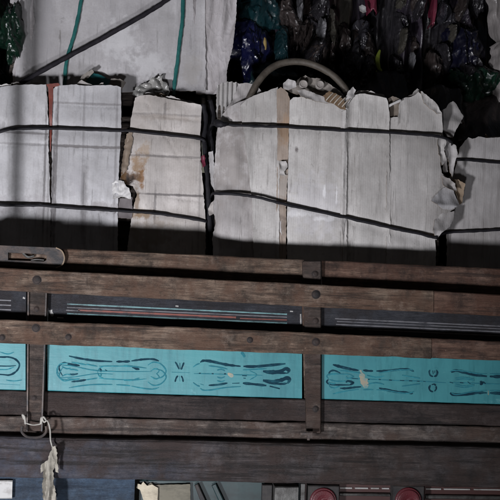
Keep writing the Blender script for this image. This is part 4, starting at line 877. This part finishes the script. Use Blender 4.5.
film(428, 438, -120, 24, .52, FILM_PINK, 'narrow red ribbon of film hanging at the top right', 9.9, amp=.008, name='red_ribbon', xb0=432, xb1=436, group=None)
film(438, 450, -60, 24, .54, FILM_GREY, 'short grey film end right of the red ribbon', 10.4, amp=.012)
film(356, 368, 20, 50, .58, FILM_GREY, 'small grey film wad between the olive film and the lime band', 11.4, amp=.014)
film(330, 420, 66, 118, .46, FILM_BROWN, 'dark brown crumpled film lying behind the top of the middle bale', 12.5, amp=.026, slant=.10, freq=.5)
bag('plastic_bag', 463, 50, .62, .075, .10, .12, FILM_NAVY, 'dark blue bag at the right below the dirty clear plastic', 12)
bag('plastic_bag', 476, 84, .58, .085, .065, .12, FILM_GREEN, 'dark green bag under the dark blue bag at the right', 14)
bag('plastic_bag', 520, 30, .68, .10, .16, .12, FILM_BLACK, 'black bag filling the top right corner behind the clear plastic', 15)
film(478, 520, -60, 48, .50, FILM_BEIGE, 'dirty clear plastic sheet hanging in the top right corner', 13.1, amp=.024, xb0=497, xb1=520, freq=.7)
film(492, 530, 44, 104, .52, FILM_BEIGE, 'lower wad of dirty clear plastic at the right edge', 14.2, amp=.022, freq=.7)
film(448, 530, 92, 142, .42, FILM_BROWN, 'dark brown crumpled film lying on top of the right bale', 15.3, amp=.022, slant=.12, freq=.5)
film(420, 470, 84, 124, .40, FILM_BROWN, 'dark brown film tucked behind the torn corner of the middle bale', 16.3, amp=.02, slant=.06, freq=.6)
g = G(); tube_g(smooth_path([P(380, 50, .545), P(378, 56, .54), P(377.4, 62, .538), P(379, 68, .54), P(382, 71, .545)], 6), [.003 + .006*math.sin(math.pi*i/24) for i in range(25)], g, 8, .4)
tube_g(smooth_path([P(376, 71, .545), P(379, 74, .54), P(382, 77.5, .545)], 6), .003, g, 8, .4)
g.build('lime_band', LIME, label='curved lime green plastic band hanging on the black film', cat='band')
g = G(); tube_g(smooth_path([P(264, 37, .50), P(264.5, 42, .497), P(265, 50, .50)], 6), [.003, .005, .006, .007, .0075, .008, .008, .008, .0078, .0075, .007, .006, .004], g, 10, .8)
g.build('bottle_neck', paint_mat('amber_plastic', (.30, .22, .08), (.2, .14, .05), .6), label='small amber bottle neck poking out beside the deep blue bag', cat='bottle')

# ------------------------------------------------------------------ rag on a string at the left post
rg = thing('rag', P(50, 470, -.03), 'pale torn rag hanging by a string from the left post', 'rag')
RAG = paint_mat('pale_rag_cloth', (.25, .235, .20), (.13, .12, .10), .8, .9, sc=30)
def dr(x, z): return .014*(1-abs(N(x*48 + 1.2*N(z*9, 3), z*4, 4))*2.4) + .004*(1-abs(N(x*95, z*9, 7))*2.4) + .006*N(x*20, z*24, 2)
sheet('cloth', [(52.3, 446), (55.5, 447), (56, 456), (54.5, 463), (53, 470), (53.5, 480), (54.5, 490), (56, 500), (57, 530), (45, 534), (43.5, 510), (42, 492), (42.5, 480), (43, 471), (40, 473.5), (40.2, 466), (43, 463.5), (47.5, 460.5), (50, 452)], -.040, dr, [RAG, RAG], rg, res=.0032, jag=.003, curl=.010, cw=.012, thick=.003, seed=81)
sheet('cloth', [(51.5, 447), (55.5, 445.6), (57, 450), (56.3, 456), (57.2, 466), (57.6, 474), (54.6, 473), (53.5, 462), (51.8, 455)], -.056, dr, [RAG, RAG], rg, res=.003, jag=.002, curl=.008, cw=.01, thick=.002, seed=82)
g = G(); tube_g(smooth_path([P(40.5, 424, -.004), P(41.5, 417.5, -.006), P(44, 422, -.012), P(47.5, 421, -.02), P(50, 429, -.024), P(50.6, 440, -.028), P(52.5, 447, -.035)], 7), .0024, g, 6)
tube_g(smooth_path([P(41, 424, -.006), P(43, 417, -.01), P(46, 420, -.012)], 5), .0028, g, 6)
tube_g(smooth_path([P(24, 419, .002), P(22.5, 415, -.006), P(24.5, 417, -.008), P(25.5, 424, -.004)], 6), .003, g, 6)
tube_g(smooth_path([P(25.5, 423, -.003), P(33, 425, -.006), P(40.5, 424, -.004)], 6), .002, g, 6)
g.build('string', STRING, rg)

def wad(x, y, w, h, Y, mat, seed, label, group, rot=0.0, name='film_wad'):
    """a crumpled piece of film: a bulging patch with sharp creases and a ragged outline, closed at the back"""
    c = P(x, y, Y); n = 30; m = max(20, int(30*h/w*.8)); n = max(n, 18); vs = []
    W_, H_ = w*.00335, h*.00335; ca, sa = math.cos(rot), math.sin(rot)
    for j in range(m+1):
        for i in range(n+1):
            u, v = 2*i/n - 1, 2*j/m - 1
            k_ = max(abs(u), abs(v)); l = math.hypot(u, v) or 1; uu, vv = u*(k_/l)**.7, v*(k_/l)**.7
            e = 1 + .28*N(u*1.7 + seed, v*1.7, seed*.7)*k_ + .16*N(u*5 + seed, v*5)*k_*k_
            px, pz = uu*W_*.5*e, vv*H_*.5*e
            q = px + .15*pz
            d = .022*(1-abs(N(q*14 + seed, pz*8, seed))*2.6) + .013*(1-abs(N(q*33, pz*21, seed+3))*2.6) + .006*(1-abs(N(q*75, pz*60, seed+5))*2.4)
            vs.append(c + Vector((px*ca - pz*sa, -d - .03*(1-k_**2) + .035*k_**3, px*sa + pz*ca)))
    t = len(vs); vs += [Vector((v_.x, v_.y + .012, v_.z)) for v_ in vs]; fs = []; q = n+1
    for j in range(m):
        for i in range(n):
            a_ = j*q+i; fs += [(a_, a_+1, a_+q+1, a_+q), (t+a_, t+a_+q, t+a_+q+1, t+a_+1)]
    for i in range(n): fs += [(i, t+i, t+i+1, i+1), (m*q+i, m*q+i+1, t+m*q+i+1, t+m*q+i)]
    for j in range(m): fs += [(j*q, (j+1)*q, t+(j+1)*q, t+j*q), (j*q+n, t+j*q+n, t+(j+1)*q+n, (j+1)*q+n)]
    o = mesh(name, vs, fs, mat, None, smooth=True, label=label, cat='plastic', group=group)
    o.data.set_sharp_from_angle(angle=math.radians(38)); return o
RG = random.Random(11)
for i in range(46):
    x = RG.uniform(268, 478); y = RG.uniform(-12, 84); kind = RG.random()
    if 355 < x < 372 and y < 22 or 374 < x < 388 and 44 < y < 80 or 426 < x < 440 and y < 26: continue
    if kind < .26: mt, lb, gp, nm = FILM_BROWN, 'crumpled dark brown film tangled into the dark pile', 'wads of dark brown film in the dark pile', 'film_wad'
    elif kind < .66: mt, lb, gp, nm = FILM_BLACK, 'crumpled black film tangled into the dark pile', 'wads of black film in the dark pile', 'film_wad'
    elif kind < .88: mt, lb, gp, nm = FILM_PURPLE, 'crumpled purplish dark film tangled into the dark pile', 'wads of purplish film in the dark pile', 'film_wad'
    elif kind > .955: mt, lb, gp, nm = FILM_OLIVE, 'small crumpled olive grey film tangled into the dark pile', 'wads of olive grey film in the dark pile', 'film_wad'
    else: mt, lb, gp, nm = FILM_GREY, 'crumpled smoky film with a grey sheen tangled into the dark pile', 'wads of smoky film in the dark pile', 'film_wad'
    wad(x, y, RG.uniform(12, 26), RG.uniform(24, 64), .555 + RG.uniform(-.03, .05), mt, i*1.37 + .5, lb, gp, RG.uniform(-.45, .45), nm)
for (x, y, w, h, mt, lb) in ((246, 50, 40, 62, FILM_BLUE, 'large crumpled deep blue film in front of the deep blue bag'), (262, 8, 46, 44, FILM_TEAL, 'crumpled dark teal film above the deep blue film'),
        (283, 44, 16, 44, FILM_TEAL, 'narrow teal film strip above the left end of the hose'), (462, 48, 40, 54, FILM_NAVY, 'crumpled navy film at the right under the clear plastic'), (470, 84, 50, 40, FILM_GREEN, 'crumpled dark green film below the navy film'),
        (322, 34, 9, 38, FILM_SILVER, 'silvery glinting film strip above the top of the hose'), (334, 22, 12, 40, FILM_OLIVE, 'olive film wad right of the silvery strip'), (404, 38, 7, 26, FILM_OLIVE, 'small olive film strip in the middle of the black wads'),
        (452, 34, 7, 22, FILM_OLIVE, 'small olive film strip left of the navy film'), (412, 62, 3.2, 24, FILM_SILVER, 'thin bright film thread left of the navy film'), (300, 10, 8, 30, FILM_SILVER, 'short silvery film end at the top edge right of the teal film'),
        (442, 12, 9, 24, FILM_GREY, 'grey film tongue right of the red ribbon'), (12, 30, 20, 60, FILM_GREEN, 'crumpled dark green film at the left edge of the upper bale')):
    wad(x, y, w, h, .515 if x > 20 else .36, mt, x*.31, lb, None)
w_ = sheet('white_scrap', [(359, 6), (362, 4.5), (366, 7), (366.5, 12), (363, 13.5), (359.5, 11)], .50, lambda x, z: .006*N(x*60, z*60), [card_mat('white_scrap_card', (.5, .5, .5), (.3, .3, .3)), KRAFT], None, res=.004, thick=.002, curl=.006, seed=71)
w_['label'] = 'tiny white scrap stuck in the film next to the dark red film end'; w_['category'] = 'scrap'
